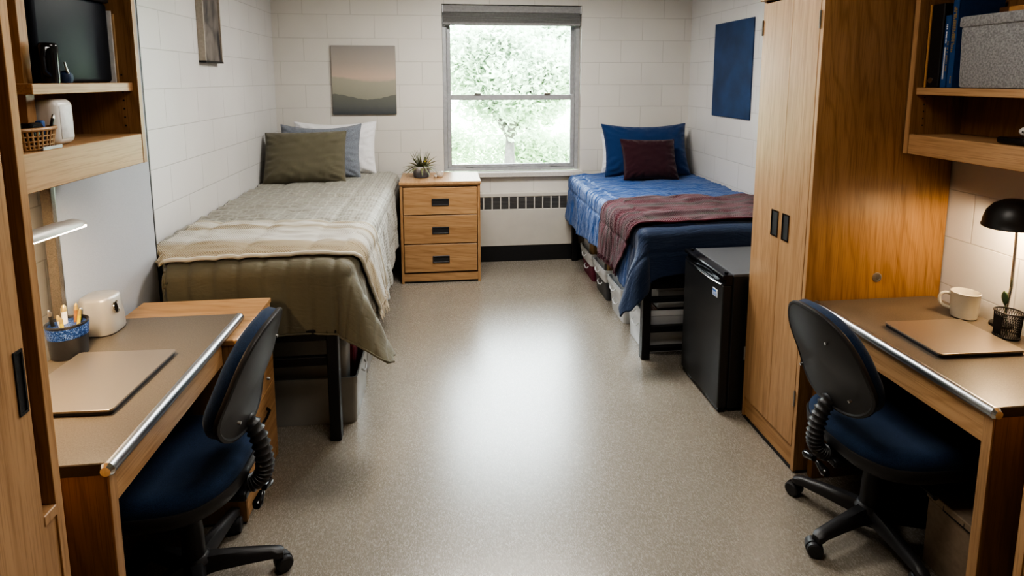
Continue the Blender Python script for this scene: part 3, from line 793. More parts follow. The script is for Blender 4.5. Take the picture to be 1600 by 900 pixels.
# ------------------------------------------------------------------ pillows
def pillow(name, label, w, h, t, mat, loc, lean, yaw=0, roll=0, seed=0, cat='pillow', pinch=.06, sag=0, piping=None):
    n = 36; bm = bmesh.new(); grid = {}
    for side in (1, -1):
        for j in range(n+1):
            for i in range(n+1):
                if side == -1 and (i in (0, n) or j in (0, n)): grid[(side, i, j)] = grid[(1, i, j)]; continue
                u = math.sin((i/n*2-1)*PI/2); v = math.sin((j/n*2-1)*PI/2)
                x = w/2*u*(1-pinch*(1-v*v)*abs(u)); y = h/2*v*(1-pinch*(1-u*u)*abs(v))
                e = max(0, (1-u**4)*(1-v**4))**.55
                z = side*t/2*e*(1+.12*nz(u*1.5, v*1.5, seed+side)) + .010*e*nz(u*5+seed, v*5, seed)
                # radial creases from the corners and the edges
                r = max(abs(u), abs(v)); z += side*.008*sstep((r-.40)/.4)*math.sin(math.atan2(v, u)*30+4*nz(u*3, v*3, seed))*min(1, e*2)
                y -= sag*(1-u*u)*max(0, v)
                grid[(side, i, j)] = bm.verts.new((x, y+h/2, z))
    for side in (1, -1):
        for j in range(n):
            for i in range(n):
                q = [grid[(side, i, j)], grid[(side, i+1, j)], grid[(side, i+1, j+1)], grid[(side, i, j+1)]]
                try: bm.faces.new(q if side == 1 else q[::-1])
                except ValueError: pass
    edge = [grid[(1, i, 0)].co.copy() for i in range(n+1)]+[grid[(1, n, j)].co.copy() for j in range(1, n+1)]+[grid[(1, i, n)].co.copy() for i in range(n-1, -1, -1)]+[grid[(1, 0, j)].co.copy() for j in range(n-1, 0, -1)]
    # stand up: local z -> towards the viewer (-y), local y -> up, leaned back
    Mx = Matrix.Translation(loc) @ Matrix.Rotation(yaw, 4, 'Z') @ Matrix.Rotation(PI/2-lean, 4, 'X') @ Matrix.Rotation(roll, 4, 'Z')
    root = thing(name, label, cat, loc)
    bmesh.ops.transform(bm, matrix=Mx, verts=bm.verts[:])
    obj('cover', bm, mat, root, True, 80)
    obj('seam', B().tube([Mx @ p for p in edge+edge[:1]], .0035, seg=6, cap=False), piping or mat, root, True, 80)
    return root
pillow('bed_pillow', 'white pillow at the back of the left bed against the wall', .70, .46, .12, M['p_white'], (-.96, 5.08, .885), R_(14), seed=3, sag=.02)
pillow('bed_pillow', 'heather blue grey pillow between the white and olive pillows', .66, .46, .14, M['p_grey'], (-1.045, 4.88, .882), R_(17), seed=5, sag=.03)
pillow('bed_pillow', 'olive green pillow in front on the left bed', .635, .43, .17, M['p_olive'], (-1.12, 4.66, .875), R_(22), seed=8, pinch=.035, roll=R_(1))
pillow('bed_pillow', 'white pillow mostly hidden behind the navy pillow on the right bed', .66, .36, .12, M['p_white'], (1.76, 5.14, .84), R_(6), seed=13)
pillow('bed_pillow', 'large navy blue pillow leaning on the wall at the head of the right bed', .80, .49, .17, M['p_navy'], (1.815, 4.96, .832), R_(20), seed=15, pinch=.07, sag=.02)
pillow('throw_cushion', 'small dark maroon cushion in front of the navy pillow', .49, .37, .15, M['p_maroon'], (1.765, 4.74, .835), R_(25), seed=21, cat='cushion', roll=R_(-1))

# ------------------------------------------------------------------ storage bins
def tub(b, x0, x1, y0, y1, z0, z1, tp=.012, wall=.004, lip=.010):
    """an open tapered tub with a rolled lip"""
    def rect(a0, a1, c0, c1, z, r=.02):
        pts = []
        for (cx, cy, s) in ((a1-r, c1-r, 0), (a0+r, c1-r, 1), (a0+r, c0+r, 2), (a1-r, c0+r, 3)):
            for k in range(4):
                an = s*PI/2+k*PI/6; pts.append((cx+r*math.cos(an), cy+r*math.sin(an), z))
        return pts
    rings = [rect(x0+tp, x1-tp, y0+tp, y1-tp, z0), rect(x0+.3*tp, x1-.3*tp, y0+.3*tp, y1-.3*tp, z1-.035),
             rect(x0, x1, y0, y1, z1-.034), rect(x0-lip*.0, x1, y0, y1, z1),
             rect(x0+.008, x1-.008, y0+.008, y1-.008, z1), rect(x0+.3*tp+wall, x1-.3*tp-wall, y0+.3*tp+wall, y1-.3*tp-wall, z1-.034),
             rect(x0+tp+wall, x1-tp-wall, y0+tp+wall, y1-tp-wall, z0+wall)]
    rs = [b.ring(r) for r in rings]
    b.bm.faces.new(rs[0][::-1])
    for p, q in zip(rs, rs[1:]): b.bridge(p, q)
    b.bm.faces.new(rs[-1]); return b
def bin_(label, x0, x1, y0, y1, z0, z1, mat, hside=None, group=None, cat='storage bin', hmat=None, name='storage_bin'):
    t = thing(name, label, cat, ((x0+x1)/2, (y0+y1)/2, z0), group=group)
    obj('tub', tub(B(), x0, x1, y0, y1, z0, z1), mat, t, True, 30)
    b = B(); zc = z1-.045; hm = hmat or mat
    if hside == 'left' or hside == 'both_x':
        yc = (y0+y1)/2; b.tube([(x0+.002, yc-.05, zc+.01), (x0-.012, yc-.045, zc-.005), (x0-.014, yc, zc-.018), (x0-.012, yc+.045, zc-.005), (x0+.002, yc+.05, zc+.01)], .005, seg=8)
    if hside == 'right':
        yc = (y0+y1)/2; b.tube([(x1-.002, yc-.05, zc+.01), (x1+.012, yc-.045, zc-.005), (x1+.014, yc, zc-.018), (x1+.012, yc+.045, zc-.005), (x1-.002, yc+.05, zc+.01)], .005, seg=8)
    if hside == 'front':
        xc = (x0+x1)/2; b.tube([(xc-.06, y0+.002, zc+.01), (xc-.055, y0-.012, zc-.005), (xc, y0-.014, zc-.018), (xc+.055, y0-.012, zc-.005), (xc+.06, y0+.002, zc+.01)], .005, seg=8)
    if hside: obj('handle', b, hm, t, True)
    return t
# under the left bed
bin_('big grey translucent storage bin under the foot of the left bed', -1.12, -.452, 2.735, 3.14, 0.001, .245, M['bin_grey'], 'right')
bin_('tall grey translucent box standing inside the big bin under the left bed', -1.08, -.505, 2.775, 2.93, .012, .425, M['bin_grey'], None, name='storage_box')
tag(obj('folded_cloth', bx(-.62, -.50, 2.955, 3.09, .02, .30, bev=.02, seg=2), M['red'], loc=(-.58, 3.02, .02)), 'folded dark red cloth in the big grey bin under the left bed', 'cloth')
bin_('second grey translucent storage bin further back under the left bed', -1.10, -.46, 3.22, 3.70, 0.001, .25, M['bin_grey'], 'right')
# under the right bed: four stacks seen from the aisle
def stack(y0, y1, lm, llab, ulab, ztop=.255, low=.145, x1=1.62, um=None, x0=1.20):
    bin_(llab, x0+.004, x1, y0, y1, .001, low, lm, 'left', group=None, hmat=M['bin_clear'])
    bin_(ulab, x0-.018, x1+.01, y0-.012, y1+.012, low+.002, ztop, um or M['bin_clear'], 'left')
stack(4.56, 4.90, M['maroon_bin'], 'maroon basket at the bottom of the bin stack nearest the window', 'clear bin on the maroon basket under the right bed', .245, .135)
stack(4.13, 4.46, M['bin_dark'], 'dark grey latched bin, bottom of the second stack from the window', 'clear open bin on the dark grey latched bin under the right bed', .25, .150)
stack(3.71, 4.03, M['bin_clear'], 'clear bin holding a blue box, bottom of the third stack from the window', 'clear open bin on the bin with the blue box under the right bed', .255, .155)
stack(3.275, 3.60, M['bin_clear'], 'clear bin behind the front leg of the right bed, bottom of its stack', 'clear open bin behind the front leg of the right bed, top of its stack', .285, .19, 1.80)
def item(name, label, cat, x0, x1, y0, y1, z0, z1, mat, bev=.003, seg=1):
    return tag(obj(name, bx(x0, x1, y0, y1, z0, z1, bev=bev, seg=seg), mat, loc=((x0+x1)/2, (y0+y1)/2, z0)), label, cat)
def lidbox(name, label, cat, x0, x1, y0, y1, z0, z1, mat, lmat, lid=.02):
    t = thing(name, label, cat, ((x0+x1)/2, (y0+y1)/2, z0))
    obj('body', bx(x0, x1, y0, y1, z0, z1-lid, bev=.004), mat, t); obj('lid', bx(x0-.003, x1+.003, y0-.003, y1+.003, z1-lid, z1, bev=.004), lmat, t)
    return t
lidbox('cardboard_box', 'tan cardboard box upright in the clear bin nearest the window', 'box', 1.215, 1.34, 4.57, 4.70, .142, .34, M['tan'], M['tan'])
lidbox('storage_box', 'grey clear box behind the tan box in the bin nearest the window', 'box', 1.215, 1.40, 4.71, 4.88, .142, .33, M['bin_clear'], M['bin_clear'])
lidbox('cardboard_box', 'tan cardboard box in the second clear bin from the window', 'box', 1.23, 1.36, 4.145, 4.21, .157, .325, M['tan'], M['tan'])
lidbox('storage_box', 'grey clear box standing in the second clear bin from the window', 'box', 1.215, 1.38, 4.23, 4.44, .157, .345, M['bin_clear'], M['bin_clear'])
lidbox('storage_box', 'grey clear box standing in the third clear bin from the window', 'box', 1.215, 1.40, 3.73, 4.01, .162, .345, M['bin_clear'], M['bin_clear'])
lidbox('fabric_box', 'blue box inside the bottom clear bin of the third stack', 'box', 1.225, 1.59, 3.735, 4.005, .008, .115, M['blue_bin'], M['blue_bin'])
lidbox('paper_box', 'white box inside the bottom clear bin behind the front leg of the right bed', 'box', 1.23, 1.50, 3.30, 3.57, .008, .13, M['paper'], M['paper'])
lidbox('storage_box', 'smoky clear box stacked highest under the foot of the right bed', 'box', 1.29, 1.75, 3.29, 3.585, .288, .42, M['bin_clear'], M['bin_clear'])
lidbox('leather_case', 'brown leather case in the top clear bin under the foot of the right bed', 'case', 1.30, 1.70, 3.30, 3.56, .200, .270, M['brown'], M['brown'])

# ------------------------------------------------------------------ mini fridge
t = thing('mini_fridge', 'black mini fridge with grey top between the right bed and the wardrobe', 'fridge', (1.62, 2.83, 0))
fy0, fy1 = 2.605, 3.065
obj('body', bx(1.412, 1.88, fy0+.006, fy1-.006, .022, .722, bev=.006, seg=2), M['fridge'], t)
obj('top_panel', bx(1.412, 1.88, fy0+.004, fy1-.004, .722, .738, bev=.004, seg=2), M['fridge_top'], t)
dr = obj('door', bx(1.357, 1.404, fy0, fy1, .03, .682, bev=.007, seg=3), M['fridge'], t)
obj('gasket', bx(1.403, 1.413, fy0+.012, fy1-.012, .04, .72), M['rubber'], t)
# sculpted grip along the top of the door
poly = [(0, 0), (.047, 0), (.047, .052), (.0, .052), (-.004, .046), (-.004, .034), (.014, .026), (.014, .010), (0, .004)]
g = B(); ny = 24; prev = None
for i in range(ny+1):
    f = i/ny; y = fy0+(fy1-fy0)*f; dip = .020*math.exp(-((f-.5)/.3)**4)
    rg = g.ring([(1.357+px*1.0 + (dip if 0 < k < 0 else 0), y, .684+pz - (dip*.6 if k in (6, 7) else 0)) for k, (px, pz) in enumerate(poly)])
    if prev: g.bridge(prev, rg)
    else: g.bm.faces.new(rg)
    prev = rg
g.bm.faces.new(prev[::-1])
obj('grip', g, M['plastic_gloss'], dr, True, 25)
b = B(); b.tube([(1.3545, fy0+.02+(fy1-fy0-.04)*i/16, .683-.012*math.sin(PI*i/16)) for i in range(17)], .003, seg=6)
plabel(obj('trim_line', b, M['chrome'], dr, True), 'curved chrome trim line')
bd = plabel(obj('badge', bx(1.3545, 1.3575, 2.658, 2.712, .600, .640, bev=.001), M['white_print'], dr), 'white and blue maker badge')
b = B(); b.box(1.3535, 1.3546, 2.672, 2.708, .624, .635)
for z in (.617, .611, .606): b.box(1.3535, 1.3546, 2.664, 2.706, z, z+.002)
obj('badge_print', b, M['blue_print'], bd)
b = B(); b.tube([(1.385, fy0+.03, .7375), (1.385, fy0+.03, .744)], .010); b.tube([(1.385, fy1-.03, .7375), (1.385, fy1-.03, .744)], .010)
obj('hinge_cap', b, M['plastic_gloss'], t, True)
for (x, y) in ((1.44, fy0+.04), (1.44, fy1-.04), (1.84, fy0+.04), (1.84, fy1-.04)):
    obj('foot', B().lathe([(0, 0), (.018, 0), (.018, .024), (0, .024)], (x, y, 0), seg=14), M['plastic_blk'], t, True)
obj('kick_strip', bx(1.365, 1.40, fy0+.01, fy1-.01, .008, .028, bev=.002), M['plastic_gloss'], t)

# ------------------------------------------------------------------ right wardrobe
def recessed_pull(parent, x, y0, y1, z0, z1, s=-1):
    # frame and dark cup of an upright recessed pull on a face at x that looks towards s*x
    b = B(); f = .004; e = x+s*.003
    xs = sorted((x-s*.001, e))
    b.box(xs[0], xs[1], y0, y0+f, z0, z1); b.box(xs[0], xs[1], y1-f, y1, z0, z1)
    b.box(xs[0], xs[1], y0+f, y1-f, z0, z0+f*1.5); b.box(xs[0], xs[1], y0+f, y1-f, z1-f*1.5, z1)
    h = obj('handle', b, M['plastic_gloss'], parent)
    xs2 = sorted((x+s*.0005, x-s*.001))
    obj('cup', bx(xs2[0], xs2[1], y0+f, y1-f, z0+f*1.5, z1-f*1.5), M['rubber'], h)
WY0, WY1, WF, WB = 2.145, 2.585, 1.478, 2.095
t = thing('wardrobe', 'tall oak two-door wardrobe with black recessed pulls beside the mini fridge', 'wardrobe', ((WF+WB)/2, (WY0+WY1)/2, 0))
obj('side_panel', bx(WF+.001, WB, WY0, WY0+.019, .006, 2.055, bev=.001), M['wood_side'], t)
obj('front_edge_strip', bx(WF-.0005, WF+.002, WY0, WY0+.019, .006, 2.055), M['wood_lt'], t)
obj('side_panel', bx(WF+.001, WB, WY1-.019, WY1, .006, 2.055, bev=.001), M['wood_v'], t)
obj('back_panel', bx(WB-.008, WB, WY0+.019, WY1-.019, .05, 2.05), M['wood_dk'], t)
obj('top', bx(WF-.018, WB, WY0, WY1+.006, 2.055, 2.080, bev=.003), M['wood_lt'], t)
obj('plinth', bx(WF+.008, WF+.026, WY0+.019, WY1-.019, .012, .105), M['wood_y'], t)
obj('floor_strip', bx(WF+.002, WF+.012, WY0+.002, WY1, 0, .012), M['rubber'], t)
obj('side_floor_strip', bx(WF+.012, WB, WY0-.004, WY0+.004, 0, .010), M['rubber'], t)
ym = 2.352
d1 = obj('door', bx(WF-.001, WF+.018, WY0+.022, ym-.0003, .112, 2.045, bev=.0012), M['wood_lt'], t)
d2 = obj('door', bx(WF-.001, WF+.018, ym+.0003, WY1-.004, .112, 2.045, bev=.0012), M['wood_lt'], t)
recessed_pull(d1, WF-.001, 2.285, 2.335, .993, 1.113)
recessed_pull(d2, WF-.001, 2.367, 2.42, .993, 1.113)
for (dd, y) in ((d2, WY1-.003), (d1, WY0+.0195)):
    for z in (.30, 1.90):
        obj('hinge', B().tube([(WF-.003, y, z), (WF-.003, y, z+.07)], .004, seg=8), M['steel'], dd, True)
g = B().lathe([(0, 0), (.021, 0), (.020, .004), (.013, .005), (.012, .003), (.006, .003), (.005, .006), (0, .006)], (0,0,0), seg=24)
g.tilt(Matrix.Translation((1.797, WY0, .872)) @ Matrix.Rotation(PI/2, 4, 'X'))
plabel(obj('cable_grommet', g, M['steel'], t, True, loc=None), 'round steel grommet')

# ------------------------------------------------------------------ foreground wardrobes
def near_wardrobe(label, s, xf, y1, y0, xb):
    """s=+1: front looks to +x (left side of the room); s=-1 mirrored"""
    t = thing('wardrobe', label, 'wardrobe', ((xf+xb)/2, (y0+y1)/2, 0))
    def X(a, b_): return sorted((a, b_))
    def bb(xa, xb_, *r, **k): a, c = X(xa, xb_); return bx(a, c, *r, **k)
    H = 2.08
    obj('side_panel', bb(xf, xb, y1-.022, y1, 0, H, bev=.001), M['wood_v'], t)
    obj('side_panel', bb(xf, xb, y0, y0+.022, 0, H, bev=.001), M['wood_v'], t)
    obj('back_panel', bb(xb, xb+s*.01, y0+.022, y1-.022, 0, H), M['wood_dk'], t)
    obj('top', bb(xf+s*.0, xb, y0, y1, H, H+.025, bev=.002), M['wood_lt'], t)
    obj('inner_stile', bb(xf-s*.035, xf-s*.055, y1-.075, y1-.022, .0, H), M['wood_dk'], t)  # recessed strip in darker oak, shade of the gap put into its colour
    obj('ledge', bb(xf+s*.002, xf-s*.035, y1-.062, y1-.022, .765, .790, bev=.002), M['wood_lt'], t)
    obj('lower_stile', bb(xf-s*.004, xf-s*.034, y1-.062, y1-.022, .0, .765), M['wood_lt'], t)
    d = obj('door', bb(xf+s*.001, xf-s*.020, y0+.03, y1-.062, .10, H-.01, bev=.001), M['wood_lt'], t)
    recessed_pull(d, xf+s*.001, y1-.088-.006, y1-.055-.015, 1.034, 1.168, s)
    obj('plinth', bb(xf-s*.012, xf-s*.03, y0+.022, y1-.062, 0, .095), M['wood_y'], t)
near_wardrobe('oak wardrobe in the near left corner with a black recessed pull', 1, -.85, 1.262, .60, -1.46)
near_wardrobe('oak wardrobe in the near right corner beyond the desk side panel', -1, 1.50, 1.225, .60, 2.09)

# ------------------------------------------------------------------ hutches
def hutch_left():
    t = thing('shelf_hutch', 'oak open shelf hutch mounted above the left desk', 'shelf', (-1.2, 1.75, 1.4))
    x0, x1 = -1.332, -1.09; ya, yb = 1.265, 2.228
    sp = obj('side_panel', bx(x0, x1, yb-.022, yb, 1.400, 2.35, bev=.001), M['wood_side'], t)
    b = B()
    for k in range(7): b.tube([(x1-.05, yb-.0225, 1.535+k*.03), (x1-.05, yb-.0215, 1.535+k*.03)], .0035, seg=8)
    plabel(obj('shelf_pin_holes', b, M['rubber'], sp), 'row of dark shelf pin holes')
    obj('edge_strip', bx(x1, x1+.0015, yb-.022, yb, 1.40, 2.35), M['wood_lt'], t)
    obj('divider', bx(x0, -1.168, 1.765, 1.800, 1.505, 2.35, bev=.001), M['wood_v'], t)
    obj('bottom_shelf', bx(x0, x1-.018, ya, yb-.022, 1.487, 1.506), M['wood_lty'], t)
    obj('fascia', bx(x1-.018, x1, ya, yb-.022, 1.400, 1.506, bev=.002), M['wood_lty'], t)
    obj('shelf', bx(x0, x1-.016, 1.7, yb-.022, 1.658, 1.688, bev=.0015), M['wood_lty'], t)
    obj('shelf', bx(x0, x1-.016, ya, yb-.022, 2.04, 2.065, bev=.0015), M['wood_lty'], t)
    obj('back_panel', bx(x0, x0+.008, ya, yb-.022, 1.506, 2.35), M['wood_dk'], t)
    obj('side_panel', bx(x0, x1, ya, ya+.022, 1.506, 2.35), M['wood_v'], t)
hutch_left()
def hutch_right():
    t = thing('shelf_hutch', 'oak open shelf hutch mounted above the right desk', 'shelf', (1.98, 1.7, 1.4))
    x0, x1 = 1.86, 2.098; ya, yb = 1.235, 2.138
    sp = obj('side_panel', bx(x0, x1, yb-.022, yb, 1.400, 2.35, bev=.001), M['wood_side'], t)
    b = B()
    for k in range(5): b.tube([(x0+.055, yb-.0225, 1.515+k*.028), (x0+.055, yb-.0215, 1.515+k*.028)], .0033, seg=8)
    plabel(obj('shelf_pin_holes', b, M['rubber'], sp), 'row of dark shelf pin holes')
    obj('edge_strip', bx(x0-.0015, x0, yb-.022, yb, 1.40, 2.35), M['wood_lt'], t)
    obj('bottom_shelf', bx(x0+.018, x1, ya, yb-.022, 1.458, 1.478), M['wood_lty'], t)
    obj('fascia', bx(x0, x0+.018, ya, yb-.022, 1.400, 1.480, bev=.002), M['wood_lty'], t)
    obj('shelf', bx(x0+.014, x1, ya, yb-.022, 1.638, 1.667, bev=.0015), M['wood_lty'], t)
    obj('shelf', bx(x0+.014, x1, ya, yb-.022, 2.10, 2.125, bev=.0015), M['wood_lty'], t)
    obj('back_panel', bx(x1-.010, x1, ya, yb-.022, 1.48, 2.35), M['wood_dk'], t)
    obj('side_panel', bx(x0, x1, ya, ya+.022, 1.400, 2.35), M['wood_v'], t)
hutch_right()

# grey tack panel beside the left desk
t = thing('tack_panel', 'tall light grey fabric partition panel behind the left desk', 'panel', (-1.345, 2.4, 0))
obj('board', bx(-1.357, -1.336, 2.104, 2.745, .03, 2.35, bev=.001), M['panel'], t)
obj('edge_trim', bx(-1.359, -1.335, 2.745, 2.755, 0, 2.36, bev=.002), M['metal_blk'], t)
obj('post', bx(-1.362, -1.328, 2.072, 2.094, 0, 2.36, bev=.002), M['laminate'], t)
obj('metal_strip', bx(-1.358, -1.332, 2.094, 2.104, 0, 2.36, bev=.002), M['steel'], t)
obj('foot_rail', bx(-1.359, -1.335, 2.104, 2.745, 0, .03), M['metal_blk'], t)

# ------------------------------------------------------------------ desks
def desk(label, s, xf, xb, y0, y1, zt, far_leg, drawer_handle=False):
    t = thing('desk', label, 'desk', ((xf+xb)/2, (y0+y1)/2, 0))
    def bb(xa, xb_, *r, **k): a, c = sorted((xa, xb_)); return bx(a, c, *r, **k)
    tp = obj('desk_top', bb(xf-s*.014, xb, y0, y1, zt-.032, zt, bev=.001), M['laminate'], t)
    obj('edge_band', bb(xf-s*.016, xb, y0-.0015, y0, zt-.031, zt-.002), M['laminate_edge'], tp)
    obj('metal_nosing', B().tube([(xf-s*.016, y0-.003, zt-.0165), (xf-s*.016, y1+.003, zt-.0165)], .0172, seg=20), M['alu'], tp, True, 50)
    for ya, yb in ((y0-.012, y0-.0032), (y1+.012, y1+.0032)):
        obj('nosing_cap', B().tube([(xf-s*.016, ya, zt-.0165), (xf-s*.016, yb, zt-.0165)], [.0120, .0185], seg=20), M['chrome'], tp, True, 50)
    ap = obj('apron', bb(xf-s*.022, xf-s*.042, y0+.034, y1-.005 if far_leg else 2.105, zt-.128, zt-.033, bev=.002), M['wood_y'], t)
    obj('side_panel', bb(xf-s*.024, xb, y0+.004, y0+.034, 0, zt-.033, bev=.002), M['wood_side'], t)
    obj('side_edge', bb(xf-s*.018, xf-s*.024, y0+.004, y0+.034, 0, zt-.033, bev=.001), M['wood_lt'], t)
    if far_leg: obj('side_panel', bb(xf-s*.024, xb, y1-.03, y1, 0, zt-.033, bev=.002), M['wood_dk'], t)
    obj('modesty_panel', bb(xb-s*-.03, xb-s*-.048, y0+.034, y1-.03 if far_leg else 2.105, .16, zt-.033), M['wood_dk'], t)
    if drawer_handle:
        b = B(); yc = 1.965; b.box(*sorted((xf-s*.012, xf-s*.021)), yc-.045, yc+.045, zt-.070, zt-.052, bev=.002)
        obj('drawer_handle', b, M['plastic_gloss'], ap)
    return t
desk('left oak desk with taupe top and bright metal front edge', 1, -.805, -1.305, 1.378, 2.272, .785, False)
desk('right oak desk with taupe top and bright metal front edge', -1, 1.508, 2.052, 1.342, 2.130, .785, True, True)
# pedestal of drawers under the far end of the left desk
t = thing('drawer_pedestal', 'oak two-drawer pedestal cabinet under the far end of the left desk', 'cabinet', (-1.03, 2.3, 0))
px0, px1, py0, py1, pz = -1.30, -.778, 2.112, 2.528, .750
obj('top', bx(px0, px1+.004, py0-.004, py1, pz-.022, pz, bev=.003), M['wood_x'], t)
obj('side_panel', bx(px0, px1-.002, py0, py0+.02, .012, pz-.022), M['wood_side'], t)
obj('side_panel', bx(px0, px1-.002, py1-.02, py1, .012, pz-.022), M['wood_v'], t)
obj('back_panel', bx(px0, px0+.01, py0+.02, py1-.02, .012, pz-.022), M['wood_dk'], t)
obj('floor_strip', bx(px0+.01, px1-.012, py0+.004, py1-.004, 0, .012), M['rubber'], t)
obj('plinth', bx(px1-.02, px1-.004, py0+.02, py1-.02, .012, .05), M['wood_y'], t)
for (z0, z1, hz) in ((.385, .722, .62), (.055, .379, .305)):
    dr = obj('drawer', bx(px1-.30, px1, py0+.006, py1-.006, z0, z1, bev=.002), M['wood_y'], t)
    b = B(); yc = (py0+py1)/2+.02
    b.tube([(px1-.001, yc-.06, hz), (px1+.014, yc-.05, hz-.004), (px1+.017, yc, hz-.006), (px1+.014, yc+.05, hz-.004), (px1-.001, yc+.06, hz)], .006, seg=8)
    obj('handle', b, M['plastic_gloss'], dr, True)

# ------------------------------------------------------------------ task chairs
def chair(label, loc, front, zs, zb, base_ang, lean=R_(14), backyaw=0):
    t = thing('task_chair', label, 'chair', loc, rotz=front, local=True)
    # seat: rounded pad, front at +x
    def pad(prof_r, zf, seg=56, rings=10, rx=.235, ry=.235, cx=.0, n=2.8):
        pass
    def superell(an, rx, ry, n=3.0):
        c, s_ = math.cos(an), math.sin(an)
        return rx*math.copysign(abs(c)**(2/n), c), ry*math.copysign(abs(s_)**(2/n), s_)
    def lens(rx, ry, tops, bots, seg=64, narrow=0):
        b = B(); prev = None
        def rr(f, z, wf=0):
            pts = []
            for k in range(seg):
                x, y = superell(2*PI*k/seg, rx*f, ry*f)
                y *= 1-narrow*(-x/rx)*.5
                zz = z - wf*.05*max(0, x/rx-.45)**1.5 + .012*(y/ry)**2*(1 if wf else 0) + .010*(1 if wf and x < -rx*.6 else 0)*sstep((-x/rx-.6)/.4)
                pts.append((x+.045, y, zz))
            return b.ring(pts)
        rs = [rr(f, z, 1) for f, z in tops]+[rr(f, z, 0) for f, z in bots]
        b.bm.faces.new(rs[0]); b.bm.faces.new(rs[-1][::-1])
        for p, q in zip(rs, rs[1:]): b.bridge(p, q)
        return b
    obj('seat_cushion', lens(.235, .242, [(.02, zs-.006), (.35, zs-.005), (.7, zs+.004), (.86, zs+.003), (.94, zs-.006), (.985, zs-.018), (1.0, zs-.030)], [(1.0, zs-.048), (.9, zs-.055)], narrow=.12), M['seat_blue'], t, True, 60)
    obj('seat_shell', lens(.24, .247, [(.80, zs-.040), (1.0, zs-.040), (1.012, zs-.046)], [(1.0, zs-.070), (.88, zs-.095), (.55, zs-.108), (.02, zs-.110)], narrow=.12), M['plastic_blk'], t, True, 50)
    # backrest: a shield, wide below, in its own frame (u sideways, v up, w towards the sitter)
    bc = Vector((-.252, 0, zb)); Rm = Matrix.Translation(bc) @ Matrix.Rotation(backyaw, 4, 'Z') @ Matrix.Rotation(-lean, 4, 'Y')
    def shield(sc, layers, seg=64):
        b = B(); prev = None; rs = []
        for (f, w) in layers:
            pts = []
            for k in range(seg):
                an = 2*PI*k/seg
                u, v = superell(an, .203*sc*f, .192*sc*f, 2.45)
                vv = v/.192
                u *= 1-.10*vv
                dep = w+.70*u*u - .045*math.exp(-((vv+.5)/.5)**2)*-.4 + .10*max(0, v)*.0
                pts.append(Rm @ Vector((dep, u, v)))
            rs.append(b.ring(pts))
        b.bm.faces.new(rs[0]); b.bm.faces.new(rs[-1][::-1])
        for p, q in zip(rs, rs[1:]): b.bridge(p, q)
        return b
    obj('back_cushion', shield(.985, [(.02, .062), (.5, .062), (.8, .060), (.93, .050), (1.0, .034), (1.0, .006), (.95, .002)]), M['seat_blue'], t, True, 60)
    sh = obj('back_shell', shield(1.0, [(.9, .006), (1.0, .006), (1.015, -.001), (1.01, -.008), (.975, -.011), (.95, -.007), (.80, -.010), (.45, -.013), (.02, -.014)]), M['plastic_blk'], t, True, 40)
    b = B()
    for (u, v) in ((-.13, -.10), (.13, -.10), (-.07, .09)):
        p = Rm @ Vector((.70*u*u-.006, u, v)); q = Rm @ Vector((.70*u*u-.0165, u, v)); b.tube([p, q], .005, seg=10)
    obj('screw', b, M['steel'], sh, True)
    # bellows spine
    path = [(-.10, 0, zs-.115), (-.19, 0, zs-.112), (-.236, 0, zs-.078), (-.246, 0, zs-.02), (-.222, 0, zb-.20), (-.165, 0, zb-.13)]
    pp = [Vector(p) for p in path]; fine = []; n = 66
    for i in range(n+1):
        f = i/n*(len(pp)-1); k = min(int(f), len(pp)-2); u = f-k
        p0, p1, p2, p3 = pp[max(k-1, 0)], pp[k], pp[k+1], pp[min(k+2, len(pp)-1)]
        fine.append(.5*((2*p1)+(-p0+p2)*u+(2*p0-5*p1+4*p2-p3)*u*u+(-p0+3*p1-3*p2+p3)*u**3))
    rad = [.026+(.004*(1 if (i % 3) == 1 else -.6) if 14 < i < 62 else 0) for i in range(n+1)]
    obj('back_support', B().tube(fine, rad, seg=18, sy=1.0), M['plastic_blk'], t, True, 50)
    k_ = obj('lock_knob', B().tube([(-.235, .01, zs-.135), (-.235, .050, zs-.145), (-.235, .062, zs-.147)], [.010, .017, .012], seg=14), M['plastic_gloss'], t, True)
    k_ = obj('lock_knob', B().tube([(-.235, -.01, zs-.135), (-.235, -.050, zs-.145), (-.235, -.062, zs-.147)], [.010, .017, .012], seg=14), M['plastic_gloss'], t, True)
    obj('tilt_plate', bx(-.20, .14, -.055, .055, zs-.135, zs-.108, bev=.006, seg=2), M['metal_blk'], t)
    obj('tilt_lever', B().tube([(.02, -.05, zs-.125), (.03, -.20, zs-.13), (.03, -.235, zs-.13)], [.005, .005, .010], seg=10), M['plastic_blk'], t, True)
    obj('gas_column', B().lathe([(0, .09), (.035, .09), (.034, .20), (.030, .26), (.031, .262), (.027, zs-.20), (.022, zs-.199), (.021, zs-.12), (0, zs-.12)]), M['plastic_blk'], t, True, 35)
    obj('hub', B().lathe([(0, .045), (.030, .045), (.048, .07), (.052, .11), (.040, .128), (.036, .13), (0, .13)]), M['plastic_blk'], t, True, 35)
    for k in range(5):
        an = base_ang-front+k*2*PI/5; dx, dy = math.cos(an), math.sin(an)
        def P(r, z, w=0): return (dx*r-dy*w, dy*r+dx*w, z)
        b = B(); prev = None
        for (r, zt_, zb_, w) in ((.03, .122, .066, .030), (.07, .120, .070, .026), (.16, .108, .068, .022), (.24, .094, .064, .019), (.262, .088, .058, .020), (.276, .078, .056, .014)):
            rg = b.ring([P(r, zb_, -w), P(r, zb_, w), P(r, (zt_+zb_)/2+.008, w), P(r, zt_, w*.55), P(r, zt_, -w*.55), P(r, (zt_+zb_)/2+.008, -w)])
            if prev: b.bridge(prev, rg)
            else: b.bm.faces.new(rg)
            prev = rg
